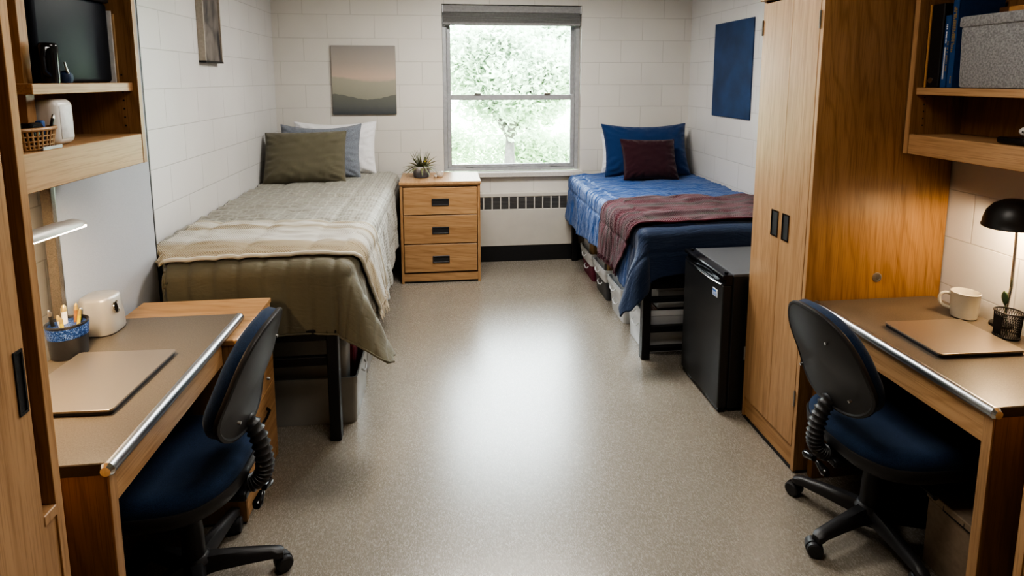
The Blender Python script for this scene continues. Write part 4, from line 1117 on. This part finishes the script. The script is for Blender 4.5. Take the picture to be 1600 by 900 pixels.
        b.bm.faces.new(prev[::-1])
        lg = obj('leg', b, M['plastic_blk'], t, True, 50)
        sw = an + .9*math.sin(k*2.1+base_ang*3) + (PI*.95 if k == 1 else 0)
        ex, ey = dx*.260, dy*.260; tx, ty = math.cos(sw), math.sin(sw)
        cs = B(); cs.tube([(ex, ey, .07), (ex, ey, .045)], .010, seg=10)
        # hood: half ring over the wheels
        cx, cy = ex+tx*.014, ey+ty*.014
        hood = [(cx-ty*w_, cy+tx*w_, .028) for w_ in (-.006, .006)]
        cs.tube([(cx-ty*-.008, cy+tx*-.008, .028), (cx-ty*.008, cy+tx*.008, .028)], .0295, seg=22)
        ca = obj('caster', cs, M['plastic_blk'], t, True, 40)
        for sd in (-1, 1):
            w0, w1 = sd*.009, sd*.027
            wb = B().tube([(cx-ty*w0, cy+tx*w0, .0275), (cx-ty*(w1-sd*.004), cy+tx*(w1-sd*.004), .0275), (cx-ty*w1, cy+tx*w1, .0275)], [.0272, .0272, .023], seg=24)
            obj('wheel', wb, M['plastic_blk'], ca, True, 35)
    return t
chair('black task chair with blue fabric seat at the left desk', (-.855, 1.837, 0), R_(178), .485, .768, R_(10), lean=R_(14))
chair('black task chair with blue fabric seat at the right desk', (1.560, 1.800, 0), R_(1), .455, .722, R_(196), lean=R_(15))

# ------------------------------------------------------------------ laptops
def laptop(label, x0, x1, y0, y1, z, rot=0):
    cx, cy = (x0+x1)/2, (y0+y1)/2; hx, hy = (x1-x0)/2, (y1-y0)/2
    t = thing('laptop', label, 'laptop', (cx, cy, z), rotz=rot, local=True)
    def rr(hx, hy, r=.012):
        pts = []
        for (sx, sy, q) in ((1, 1, 0), (-1, 1, 1), (-1, -1, 2), (1, -1, 3)):
            for k in range(5):
                a = q*PI/2+k*PI/8; pts.append((sx*(hx-r)+r*math.cos(a), sy*(hy-r)+r*math.sin(a)))
        return pts
    bs = obj('base', B().prism(rr(hx-.002, hy-.002), .002, .0095, bev=0), M['laptop_dk'], t)
    obj('lid', B().prism(rr(hx, hy), .0105, .0170, bev=.0012), M['laptop'], t)
    obj('hinge_line', B().prism(rr(hx-.004, hy-.004), .0090, .0108), M['rubber'], bs)
    b = B()
    for k in range(4): b.box(-hx*.5+k*.035, -hx*.5+k*.035+.014, -hy+.0015, -hy+.003, .004, .0075)
    obj('port', b, M['rubber'], bs)
    b = B()
    for (sx, sy) in ((1, 1), (-1, 1), (-1, -1), (1, -1)): b.tube([(sx*(hx-.03), sy*(hy-.03), 0), (sx*(hx-.03), sy*(hy-.03), .003)], .008, seg=10)
    obj('rubber_feet', b, M['rubber'], bs)
laptop('closed warm grey laptop on the left desk', -1.222, -.915, 1.592, 1.952, .785, R_(-2))
laptop('closed warm grey laptop on the right desk', 1.612, 1.918, 1.612, 1.872, .785, R_(-2))

# ------------------------------------------------------------------ left desk things
sc_ = (-1.262, 2.168)
t = thing('desk_speaker', 'silver rounded desk speaker with a round side port beyond the pen cup', 'speaker', (sc_[0], sc_[1], .785))
def rsq(b, prof, c, n=3.2, seg=48):
    prev = None; first = None
    for (r, z) in prof:
        pts = []
        for k in range(seg):
            an = 2*PI*k/seg; cc, ss = math.cos(an), math.sin(an)
            pts.append((c[0]+r*math.copysign(abs(cc)**(2/n), cc), c[1]+r*math.copysign(abs(ss)**(2/n), ss), c[2]+z))
        rg = b.ring(pts)
        if prev: b.bridge(prev, rg)
        else: first = rg
        prev = rg
    b.bm.faces.new(first[::-1]); b.bm.faces.new(prev); return b
obj('body', rsq(B(), [(.064, .004), (.066, .010), (.063, .06), (.056, .125), (.053, .134), (.046, .138), (.001, .138)], (sc_[0], sc_[1], .785)), M['speaker'], t, True, 50)
obj('base_ring', rsq(B(), [(.062, 0), (.064, .0045), (.05, .005)], (sc_[0], sc_[1], .785)), M['rubber'], t)
g = B().lathe([(.017, 0), (.019, .003), (.022, .003), (.023, 0)], (0,0,0), seg=28)
Mx = Matrix.Translation((sc_[0]+.0585, sc_[1]-.010, .785+.093)) @ Matrix.Rotation(R_(8), 4, 'Z') @ Matrix.Rotation(R_(83), 4, 'Y')
g.tilt(Mx); pt = obj('port_ring', g, M['chrome'], t, True)
obj('port_cone', B().lathe([(0, .0005), (.018, .002), (0, .0025)], (0,0,0), seg=24).tilt(Mx), M['plastic_gloss'], pt, True)
obj('dial', B().tube([(sc_[0]-.018, sc_[1]-.061, .785+.052), (sc_[0]-.018, sc_[1]-.070, .785+.052)], [.007, .006], seg=14), M['rubber'], t, True)

def pen(name, label, base, top, r, mat, tipmat, cat='pen', group=None):
    b0, t0 = Vector(base), Vector(top); d = (t0-b0)
    t = thing(name, label, cat, base, group=group)
    obj('barrel', B().tube([b0, b0+d*.86], r, seg=10), mat, t, True)
    obj('cap', B().tube([b0+d*.86, b0+d*.96, t0], [r*1.05, r*.9, r*.4], seg=10), tipmat, t, True)
cu = (-1.262, 1.982)
t = thing('pen_cup', 'black metal pen cup with a blue glitter band on the left desk', 'cup', (cu[0], cu[1], .785))
obj('cup', B().lathe([(0, 0), (.050, 0), (.052, .003), (.056, .072), (.0565, .074), (.059, .112), (.061, .115), (.057, .117), (.054, .112), (.050, .006), (0, .006)], (cu[0], cu[1], .785)), M['plastic_blk'], t, True, 30)
obj('glitter_band', B().lathe([(.0562, .0), (.0575, .001), (.0602, .036), (.0588, .037)], (cu[0], cu[1], .785+.070)), M['glitter'], t, True, 30)
pens = [(-.02, -.012, -.040, -.02, .165, 'pen_blk', 'black pen leaning left in the blue banded cup'),
        (-.005, .0, -.012, .01, .170, 'pen_white', 'white marker standing in the blue banded cup'),
        (.004, -.012, -.008, -.03, .150, 'pen_white', 'short white pen at the front of the blue banded cup'),
        (.012, .008, .020, .022, .170, 'pen_brn', 'copper capped pen behind in the blue banded cup'),
        (.020, -.004, .048, -.006, .160, 'pen_yel', 'yellow pencil leaning right in the blue banded cup'),
        (-.014, .014, -.030, .03, .155, 'pen_blk', 'black pen at the back left of the blue banded cup'),
        (.0, -.02, .004, -.034, .142, 'pen_yel', 'yellow green pencil at the front of the blue banded cup'),
        (.010, .018, .028, .03, .150, 'pen_blk', 'black marker at the back right of the blue banded cup')]
for (ax, ay, bx_, by_, h, mt, lb) in pens:
    pen('pencil' if 'pencil' in lb else 'pen', lb, (cu[0]+ax, cu[1]+ay, .793), (cu[0]+bx_, cu[1]+by_, .785+h), .0055 if 'marker' not in lb else .008, M[mt], M['gold'] if mt != 'pen_blk' else M['steel'], 'pencil' if 'pencil' in lb else 'pen')

# LED bar desk lamp
t = thing('desk_lamp', 'slim silver bar lamp glowing under the left shelf', 'lamp', (-1.22, 1.45, .785))
obj('base', B().lathe([(0, 0), (.06, 0), (.06, .012), (.05, .016), (0, .016)], (-1.22, 1.45, .785)), M['steel'], t, True)
obj('stem', B().tube([(-1.22, 1.45, .80), (-1.22, 1.45, 1.20), (-1.20, 1.47, 1.27), (-1.12, 1.55, 1.292)], .008, seg=12), M['steel'], t, True)
hd = B(); prev = None
for (y, w, h) in ((1.52, .018, .020), (1.56, .028, .026), (1.72, .029, .027), (1.80, .026, .024), (1.835, .018, .013), (1.842, .008, .006)):
    z = 1.278-(y-1.55)*.045
    rg = hd.ring([(-1.10+w*math.cos(a), y, z+(h*math.sin(a) if math.sin(a) > 0 else 0)) for a in [PI*k/10 for k in range(11)]])
    if prev: hd.bridge(prev, rg)
    else: hd.bm.faces.new(rg)
    prev = rg
hd.bm.faces.new(prev[::-1])
hh = obj('lamp_head', hd, M['speaker'], t, True, 50)
b = B().box(-1.124, -1.076, -.13, .13, -.004, .002); b.tilt(Matrix.Translation((0, 1.69, 1.2715)) @ Matrix.Rotation(-.045, 4, 'X'))
obj('light_bar', b, M['glow'], hh)

# ------------------------------------------------------------------ left hutch things
t = thing('storage_box', 'smoked black storage box with dark lid on the upper left shelf', 'box', (-1.25, 1.97, 1.688))
obj('tub', bx(-1.322, -1.156, 1.812, 2.183, 1.689, 1.958, bev=.012, seg=3), M['bin_smoke'], t, True, 40)
obj('lid', bx(-1.325, -1.150, 1.806, 2.187, 1.958, 1.985, bev=.006, seg=2), M['plastic_blk'], t)
b = B().tube([(-1.26, 1.87+.06*math.cos(a), 1.86+.055*math.sin(a)) for a in [PI*k/12 for k in range(-2, 15)]], .006, seg=8)
tag(obj('headphones', b, M['silver_print'], None, True, loc=(-1.26, 1.87, 1.80)), 'pale headphone band inside the smoked storage box', 'headphones')
item('paper_folder', 'white paper folder between the smoked box and the tan folder', 'folder', -1.31, -1.150, 2.189, 2.193, 1.688, 1.935, M['white_print'], .0005)
item('paper_folder', 'tan paper folder at the right end of the upper left shelf', 'folder', -1.31, -1.146, 2.195, 2.203, 1.688, 1.925, M['tan'], .0005)
# black mug
mc = (-1.129, 1.815)
t = thing('coffee_mug', 'black travel mug with a handle in front of the smoked box', 'mug', (mc[0], mc[1], 1.688))
obj('cup', B().lathe([(0, 0), (.022, 0), (.023, .008), (.0235, .106), (.022, .112), (.018, .115), (0, .115)], (mc[0], mc[1], 1.688)), M['plastic_gloss'], t, True, 40)
obj('handle', B().tube([(mc[0]+.01, mc[1]-.018, 1.688+.100), (mc[0]+.014, mc[1]-.040, 1.688+.098), (mc[0]+.014, mc[1]-.050, 1.688+.070), (mc[0]+.012, mc[1]-.044, 1.688+.035), (mc[0]+.01, mc[1]-.02, 1.688+.022)], .007, seg=10), M['plastic_gloss'], t, True)
t = thing('key_pouch', 'small navy pouch with keys beside the black mug', 'pouch', (-1.14, 1.905, 1.688))
obj('pouch', B().lathe([(0, 0), (.018, .001), (.023, .012), (.021, .026), (.010, .036), (0, .038)], (-1.128, 1.880, 1.688), sx=.8), M['navy'], t, True)
b = B()
for k in range(4): b.tube([(-1.118, 1.864+k*.004, 1.688+.062-k*.010), (-1.116, 1.866+k*.004, 1.688+.040-k*.007)], .0028, seg=6)
obj('keys', b, M['steel'], t, True)
# white rounded appliance
t = thing('white_canister', 'glossy white rounded box on the lower left shelf', 'container', (-1.2, 1.855, 1.506))
obj('body', bx(-1.285, -1.122, 1.808, 1.900, 1.507, 1.642, bev=.022, seg=5), M['white_gloss'], t, True, 60)
obj('front_panel', bx(-1.124, -1.1205, 1.826, 1.882, 1.525, 1.622, bev=.0015), M['white_print'], t, True, 60)
# rattan basket
bc = (-1.128, 1.722)
t = thing('wicker_basket', 'small woven rattan basket of odds and ends on the lower left shelf', 'basket', (bc[0], bc[1], 1.506))
b = B()
for k in range(26):
    a = 2*PI*k/26; c_, s_ = math.cos(a), math.sin(a)
    b.tube([(bc[0]+.026*c_, bc[1]+.056*s_, 1.508), (bc[0]+.033*c_, bc[1]+.069*s_, 1.562)], .0030, seg=6)
for z, f in ((1.510, 0), (1.520, .2), (1.532, .45), (1.545, .7)):
    b.tube([(bc[0]+(.026+.007*f)*math.cos(2*PI*k/32)*(1+.05*(-1)**k), bc[1]+(.056+.013*f)*math.sin(2*PI*k/32)*(1+.03*(-1)**k), z) for k in range(33)], .0025, seg=6, cap=False)
b.lathe([(0, 0), (1, 0), (1, .003), (0, .003)], (bc[0], bc[1], 1.507), sx=.026, sy=.056)
obj('weave', b, M['rattan'], t, True)
obj('rim', B().tube([(bc[0]+.034*math.cos(2*PI*k/40), bc[1]+.071*math.sin(2*PI*k/40), 1.564) for k in range(41)], .0055, seg=8, cap=False), M['wood_lt'], t, True)
item('sunglasses_case', 'black case lying in the rattan basket', 'case', -1.150, -1.108, 1.680, 1.738, 1.530, 1.582, M['plastic_gloss'], .012, 3)
item('blue_lighter', 'blue lighter in the rattan basket', 'lighter', -1.140, -1.122, 1.745, 1.762, 1.525, 1.585, M['blue_bin'], .004, 2)
pen('marker', 'black marker sticking out of the rattan basket', (-1.125, 1.768, 1.512), (-1.120, 1.795, 1.600), .0045, M['pen_blk'], M['steel'], 'marker')
item('metal_ruler', 'small silver metal tin at the foot of the rattan basket', 'tin', -1.0945, -1.0915, 1.695, 1.775, 1.506, 1.516, M['alu_win'], .001)

# ------------------------------------------------------------------ right hutch things
def book(label, x0, x1, y0, y1, z0, z1, cov, marks=None, name='book', cat='book'):
    t = thing(name, label, cat, ((x0+x1)/2, (y0+y1)/2, z0))
    b = B(); b.box(x0, x0+.003, y0, y1, z0, z1, bev=.001); b.box(x0, x1, y0, y0+.002, z0, z1); b.box(x0, x1, y1-.002, y1, z0, z1)
    cv = obj('cover', b, cov, t)
    obj('pages', bx(x0+.003, x1-.004, y0+.002, y1-.002, z0+.004, z1-.004), M['paper'], t)
    if marks: 
        for nm, mb, mm in marks: obj(nm, mb, mm, cv)
    return t
item('phone_dock', 'small black device at the far left end of the upper right shelf', 'device', 1.895, 2.02, 2.094, 2.110, 1.668, 1.842, M['plastic_gloss'], .004, 2)
t = thing('ring_binder', 'black ring binder with a tan edge on the upper right shelf', 'binder', (1.96, 2.05, 1.668))
obj('cover', bx(1.882, 2.08, 2.026, 2.082, 1.668, 1.985, bev=.003), M['black_bk'], t)
obj('tan_edge', bx(1.880, 2.08, 2.082, 2.090, 1.668, 1.985, bev=.001), M['orange_edge'], t)
obj('finger_ring', B().lathe([(.008, 0), (.011, 0), (.011, .003), (.008, .003)], (0,0,0), seg=20).tilt(Matrix.Translation((1.882, 2.06, 1.695)) @ Matrix.Rotation(-PI/2, 4, 'Y')), M['steel'], t, True)
def spine(y, zs_, w, hgt, seed, x):
    rr = random.Random(seed); b = B()
    for (z0, z1) in zs_:
        z = z0
        while z < z1:
            h = rr.uniform(.004, .008)
            if rr.random() > .12: b.box(x-.0008, x+.0002, y-w/2*rr.uniform(.6, 1), y+w/2*rr.uniform(.6, 1), z, z+h*.72)
            z += h
    return b
book('blue textbook with white spine lettering on the upper right shelf', 1.886, 2.07, 1.994, 2.020, 1.668, 1.938, M['book_blue'],
     [('spine_print', spine(2.011, [(1.83, 1.905)], .006, 1, 4, 1.886), M['white_print']), ('spine_bar', bx(1.8853, 1.8858, 2.008, 2.014, 1.70, 1.82), M['silver_print']),
      ('spine_gold', spine(2.001, [(1.73, 1.84)], .006, 1, 9, 1.886), M['gold'])])
book('tall blue textbook with gold spine lettering against the felt bin', 1.884, 2.07, 1.964, 1.990, 1.668, 1.998, M['book_blue'],
     [('spine_gold', spine(1.981, [(1.80, 1.965)], .009, 1, 2, 1.884), M['gold']), ('spine_small', spine(1.974, [(1.685, 1.71), (1.82, 1.96)], .006, 1, 7, 1.884), M['gold'])])
t = thing('felt_bin', 'grey felt storage bin on the upper right shelf', 'storage bin', (1.98, 1.80, 1.668))
fb = B(); 
def frect(x0, x1, y0, y1, z, r=.022):
    pts = []
    for (cx, cy, s_) in ((x1-r, y1-r, 0), (x0+r, y1-r, 1), (x0+r, y0+r, 2), (x1-r, y0+r, 3)):
        for k in range(5): a = s_*PI/2+k*PI/8; pts.append((cx+r*math.cos(a), cy+r*math.sin(a), z))
    return pts
rs = [fb.ring(frect(*q)) for q in ((1.892, 2.07, 1.672, 1.948, 1.669), (1.888, 2.072, 1.668, 1.952, 1.676), (1.882, 2.076, 1.660, 1.957, 1.92), (1.888, 2.070, 1.666, 1.951, 1.92), (1.894, 2.066, 1.674, 1.945, 1.68))]
fb.bm.faces.new(rs[0][::-1]); fb.bm.faces.new(rs[-1])
for p, q in zip(rs, rs[1:]): fb.bridge(p, q)
obj('bin_body', fb, M['felt'], t, True, 50)
fb = B(); rs = [fb.ring(frect(*q)) for q in ((1.880, 2.078, 1.658, 1.959, 1.888), (1.877, 2.080, 1.655, 1.961, 1.892), (1.877, 2.080, 1.655, 1.961, 1.922), (1.884, 2.074, 1.662, 1.955, 1.926), (1.888, 2.070, 1.666, 1.951, 1.915), (1.884, 2.075, 1.662, 1.955, 1.888))]
for p, q in zip(rs, rs[1:]): fb.bridge(p, q)
fb.bridge(rs[-1], rs[0])
obj('folded_rim', fb, M['felt'], t, True, 50)
item('tan_notebook', 'tan notebook sticking up out of the grey felt bin', 'notebook', 1.91, 2.05, 1.69, 1.80, 1.70, 1.945, M['orange_edge'])
item('brown_notebook', 'dark brown notebook at the back of the grey felt bin', 'notebook', 2.02, 2.05, 1.82, 1.94, 1.70, 1.96, M['brown'])
t = thing('game_console', 'flat black device lying on the lower right shelf', 'device', (1.97, 1.70, 1.480))
obj('body', bx(1.905, 2.05, 1.55, 1.790, 1.480, 1.503, bev=.009, seg=3), M['plastic_gloss'], t, True, 50)
t = thing('pencil_case', 'white rounded case on top of the flat black device', 'case', (1.96, 1.68, 1.504))
pr = B().tube([(1.945, 1.55+.0, 1.524), (1.945, 1.70, 1.524), (1.945, 1.728, 1.524), (1.945, 1.738, 1.524), (1.945, 1.742, 1.524)], [.0198, .0198, .016, .010, .003], seg=20)
obj('shell', pr, M['white_gloss'], t, True, 50)
obj('button', B().tube([(1.9256, 1.715, 1.524), (1.924, 1.715, 1.524)], .003, seg=8), M['rubber'], t)

# ------------------------------------------------------------------ right desk things
mg = (1.985, 1.915)
t = thing('coffee_mug', 'cream speckled mug on the right desk', 'mug', (mg[0], mg[1], .785))
obj('cup', B().lathe([(0, .0), (.036, 0), (.043, .005), (.0455, .03), (.047, .098), (.0485, .101), (.0455, .103), (.0435, .098), (.041, .012), (0, .010)], (mg[0], mg[1], .785)), M['mug'], t, True, 40)
ha = R_(140)
hp = [(.043, .083), (.052, .087), (.062, .088), (.071, .084), (.077, .076), (.080, .065), (.079, .054), (.075, .044), (.067, .036), (.057, .031), (.045, .029)]
obj('handle', B().tube([(mg[0]+r*math.cos(ha), mg[1]+r*math.sin(ha), .785+z) for r, z in hp], .0062, seg=10), M['mug'], t, True)
pcu = (1.985, 1.742)
t = thing('mesh_pen_cup', 'black metal mesh cup with a leafy sprig on the right desk', 'cup', (pcu[0], pcu[1], .785))
b = B(); nn = 36
for k in range(nn):
    a = 2*PI*k/nn
    for dr_ in (.22, -.22):
        b.tube([(pcu[0]+(.037+.004*f)*math.cos(a+dr_*f*2), pcu[1]+(.037+.004*f)*math.sin(a+dr_*f*2), .792+.085*f) for f in (0, .33, .66, 1)], .0010, seg=4)
obj('mesh_wall', b, M['lamp_blk'], t)
b = B()
for (r, z, q) in ((.0375, .790, .003), (.0415, .879, .003)):
    b.tube([(pcu[0]+r*math.cos(2*PI*k/40), pcu[1]+r*math.sin(2*PI*k/40), z) for k in range(41)], q, seg=8, cap=False)
b.lathe([(0, 0), (.038, 0), (.038, .006), (0, .006)], (pcu[0], pcu[1], .785))
b.box(pcu[0]-.042, pcu[0]-.039, pcu[1]-.014, pcu[1]+.014, .80, .868)
obj('frame', b, M['lamp_blk'], t, True)
t = thing('leaf_sprig', 'single green leaf sprig standing in the black mesh cup', 'sprig', (pcu[0], pcu[1], .795))
obj('stem', B().tube([(pcu[0], pcu[1], .793), (pcu[0]-.005, pcu[1]+.004, .86), (pcu[0]-.008, pcu[1]+.012, .905)], .0016, seg=6), M['leaf_g'], t, True)
lf = B(); prev = None
for i in range(9):
    f = i/8; w = .0135*math.sin(PI*min(1, f*.93+.03))**.7; c = Vector((pcu[0]-.008+.002*f, pcu[1]+.012+.006*f, .900+.048*f))
    rg = lf.ring([c+Vector((-.3*w*0, w*s_, 0))+Vector((.004*abs(s_)-.002, 0, 0)) for s_ in (-1, -.5, 0, .5, 1)])
    if prev:
        for k in range(4): lf.bm.faces.new((prev[k], prev[k+1], rg[k+1], rg[k]))
    prev = rg
o = obj('leaf', lf, M['leaf_g'], t, True, 80); o.modifiers.new('s', 'SOLIDIFY').thickness = .0012
# dome lamp
lc = (2.000, 1.775); zd = 1.192
t = thing('desk_lamp', 'black dome desk lamp with a chrome stem glowing over the right desk', 'lamp', (2.052, 1.826, .785))
obj('base', B().lathe([(0, 0), (.036, 0), (.036, .010), (.030, .014), (0, .014)], (2.052, 1.826, .785)), M['lamp_blk'], t, True)
b = B(); b.tube([(2.052, 1.826, .79), (2.040, 1.800, .86), (2.030, 1.782, .95), (2.016, 1.772, 1.10), (2.008, 1.770, 1.205), (2.002, 1.772, 1.262)], .0035, seg=10); b.tube([(2.056, 1.834, .79), (2.044, 1.808, .86), (2.033, 1.790, .95), (2.020, 1.779, 1.10), (2.012, 1.776, 1.205)], .0028, seg=10)
obj('stem', b, M['chrome'], t, True)
prof = [(.002, .088), (.03, .085), (.058, .070), (.078, .046), (.088, .018), (.0905, .0), (.0935, -.003), (.0935, -.006), (.089, -.004), (.086, .018), (.075, .044), (.055, .067), (.028, .081), (.002, .084)]
T = Matrix.Translation((lc[0]-.002, lc[1]-.002, zd)) @ Matrix.Rotation(R_(-6), 4, 'Y')
dm = B(); rsd = []
for (r, z) in prof: rsd.append(dm.ring([(r*math.cos(2*PI*k/40), r*math.sin(2*PI*k/40), z) for k in range(40)]))
for p, q in zip(rsd, rsd[1:]): dm.bridge(p, q)
dm.bridge(rsd[-1], rsd[0]); dm.tilt(T)
shd = obj('lamp_shade', dm, M['lamp_blk'], t, True, 50)
dm = B().lathe([(.084, .010), (.084, .018), (.073, .042), (.053, .064), (.026, .078), (.001, .080), (.001, .079), (.07, .012)], (0,0,0), seg=36)
ln = B(); rsd = [ln.ring([(r*math.cos(2*PI*k/40), r*math.sin(2*PI*k/40), z) for k in range(40)]) for (r, z) in ((.0875, .002), (.084, .019), (.073, .043), (.053, .065), (.026, .079), (.001, .082))]
for p, q in zip(rsd, rsd[1:]): ln.bridge(p, q)
ln.tilt(T); obj('reflector', ln, M['white_gloss'], shd, True, 60)
bl = B().lathe([(.001, .005), (.018, .008), (.027, .025), (.024, .045), (.012, .062), (.001, .066)], (0,0,0), seg=24); bl.tilt(T)
obj('bulb', bl, M['glow'], shd, True)

# ------------------------------------------------------------------ under the right desk
t = thing('file_box', 'beige file box with folded lid under the near end of the right desk', 'box', (1.84, 1.54, 0))
fx0, fx1, fy0_, fy1_ = 1.665, 1.985, 1.395, 1.665
obj('body', bx(fx0, fx1, fy0_, fy1_, 0, .245, bev=.003), M['cardboard'], t)
ld = obj('lid', bx(fx0-.004, fx1+.004, fy0_-.004, fy1_+.004, .246, .272, bev=.003), M['cardboard'], t)
b = B(); b.box(fx0-.0048, fx0-.0038, 1.50, 1.60, .244, .249); b.box(fx0-.0048, fx0-.0038, 1.598, 1.60, .246, .262); b.box(fx0-.0048, fx0-.0038, 1.52, 1.522, .246, .262)
obj('lid_slot', b, M['rubber'], ld)
b = B(); b.box(1.76, 1.80, 1.45, 1.47, .2722, .2728); b.box(1.78, 1.84, 1.48, 1.49, .2722, .2728); b.box(1.80, 1.82, 1.44, 1.50, .2722, .2728)
obj('lid_marks', b, M['brown'], ld)
# backpack
t = thing('backpack', 'black backpack slumped on the floor behind the file box under the right desk', 'bag', (1.86, 1.88, 0))
bm = bmesh.new(); bmesh.ops.create_icosphere(bm, subdivisions=4, radius=1)
for v in bm.verts:
    c = v.co.copy(); n_ = 3.0
    k = (abs(c.x)**n_+abs(c.y)**n_+abs(c.z)**n_)**(1/n_); c = c/k
    lum = 1+.10*nz(c.x*2.2, c.y*2.2, c.z*2.2)+.03*nz(c.x*8, c.y*8, c.z*8)
    v.co = Vector((1.912+c.x*.080*lum, 1.90+c.y*.13*lum, .150+c.z*.148*(lum if c.z > 0 else 1)*(1-.1*abs(c.y))))
obj('bag_body', bm, M['bag'], t, True, 80)
obj('strap', B().tube([(1.86, 1.83, .285), (1.83, 1.79, .23), (1.815, 1.78, .13), (1.82, 1.80, .03), (1.79, 1.88, .012)], [.012]*5, seg=8, sy=.35), M['bag'], t, True)
obj('zip', B().tube([(1.829, 1.81+i*.019, .20+.02*math.sin(i*.35)) for i in range(10)], .003, seg=6), M['steel'], t, True)

# ------------------------------------------------------------------ lights
def light(name, kind, loc, energy, col, size=None, rot=(0,0,0), sy=None, spot=None, rad=None):
    l = bpy.data.lights.new(name, kind); l.energy = energy; l.color = col
    if kind == 'AREA':
        l.size = size
        if sy: l.shape = 'RECTANGLE'; l.size_y = sy
    if kind == 'SPOT': l.spot_size = spot[0]; l.spot_blend = spot[1]; l.shadow_soft_size = rad or .03
    if kind == 'POINT': l.shadow_soft_size = rad or .03
    o = bpy.data.objects.new(name, l); C.objects.link(o); o.location = loc; o.rotation_euler = rot
    return o
light('ceiling_fill', 'AREA', (.4, 1.5, ZC-.03), 13, (1, .93, .84), 1.2, sy=.6)  # added overhead fill for the near half, no fixture there
light('ceiling_fill_far', 'AREA', (.4, 3.7, ZC-.03), 36, (1, .95, .89), 1.2, sy=.6)  # second added fill, brightens the far half from above
p = light('window_sky_light', 'AREA', ((WX0+WX1)/2, YB+.30, (WZ0+2.18)/2), 62, (.86, .93, 1.0), 1.15, rot=(-PI/2, 0, 0), sy=1.28)
p.data.cycles.is_portal = True
light('bar_lamp_light', 'AREA', (-1.10, 1.69, 1.262), 5.5, (1, .74, .45), .05, sy=.24, rot=(0, R_(22), 0))
light('dome_lamp_light', 'POINT', (1.998, 1.773, 1.190), 6.5, (1, .70, .40), rad=.03)

w = bpy.data.worlds.new('sky'); bpy.context.scene.world = w; w.use_nodes = True
nt = w.node_tree; bg = nt.nodes['Background']
tc = N(nt, 'ShaderNodeTexCoord'); sp = N(nt, 'ShaderNodeSeparateXYZ'); nt.links.new(tc.outputs['Generated'], sp.inputs[0])
nt.links.new(ramp(nt, math_(nt, 'ADD', math_(nt, 'MULTIPLY', sp.outputs['Z'], .5), .5), [(.45, (.86,.93,.95)), (.55, (.93,.97,1)), (1, (.82,.91,1))]), bg.inputs['Color'])
bg.inputs['Strength'].default_value = 12.0

# ------------------------------------------------------------------ camera
cam = bpy.data.cameras.new('camera'); co = bpy.data.objects.new('camera', cam); C.objects.link(co)
co.location = (0, 0, 1.7); co.rotation_euler = (R_(90-7.5607), 0, R_(-6.5956))
cam.sensor_width = 36; cam.lens = 898.4766/1600*36; cam.shift_y = -(450-242.913)/1600
cam.clip_start = .02; cam.clip_end = 200
sc = bpy.context.scene; sc.camera = co
sc.view_settings.view_transform = 'AgX'
sc.view_settings.look = 'AgX - High Contrast'
sc.view_settings.exposure = 0.80
sc.cycles.max_bounces = 8; sc.cycles.diffuse_bounces = 4; sc.cycles.transparent_max_bounces = 16
sc.cycles.sample_clamp_indirect = 6; sc.cycles.use_denoising = True
sc.cycles.caustics_reflective = False; sc.cycles.caustics_refractive = False
for o in bpy.data.objects:
    if '_world' in o: del o['_world']
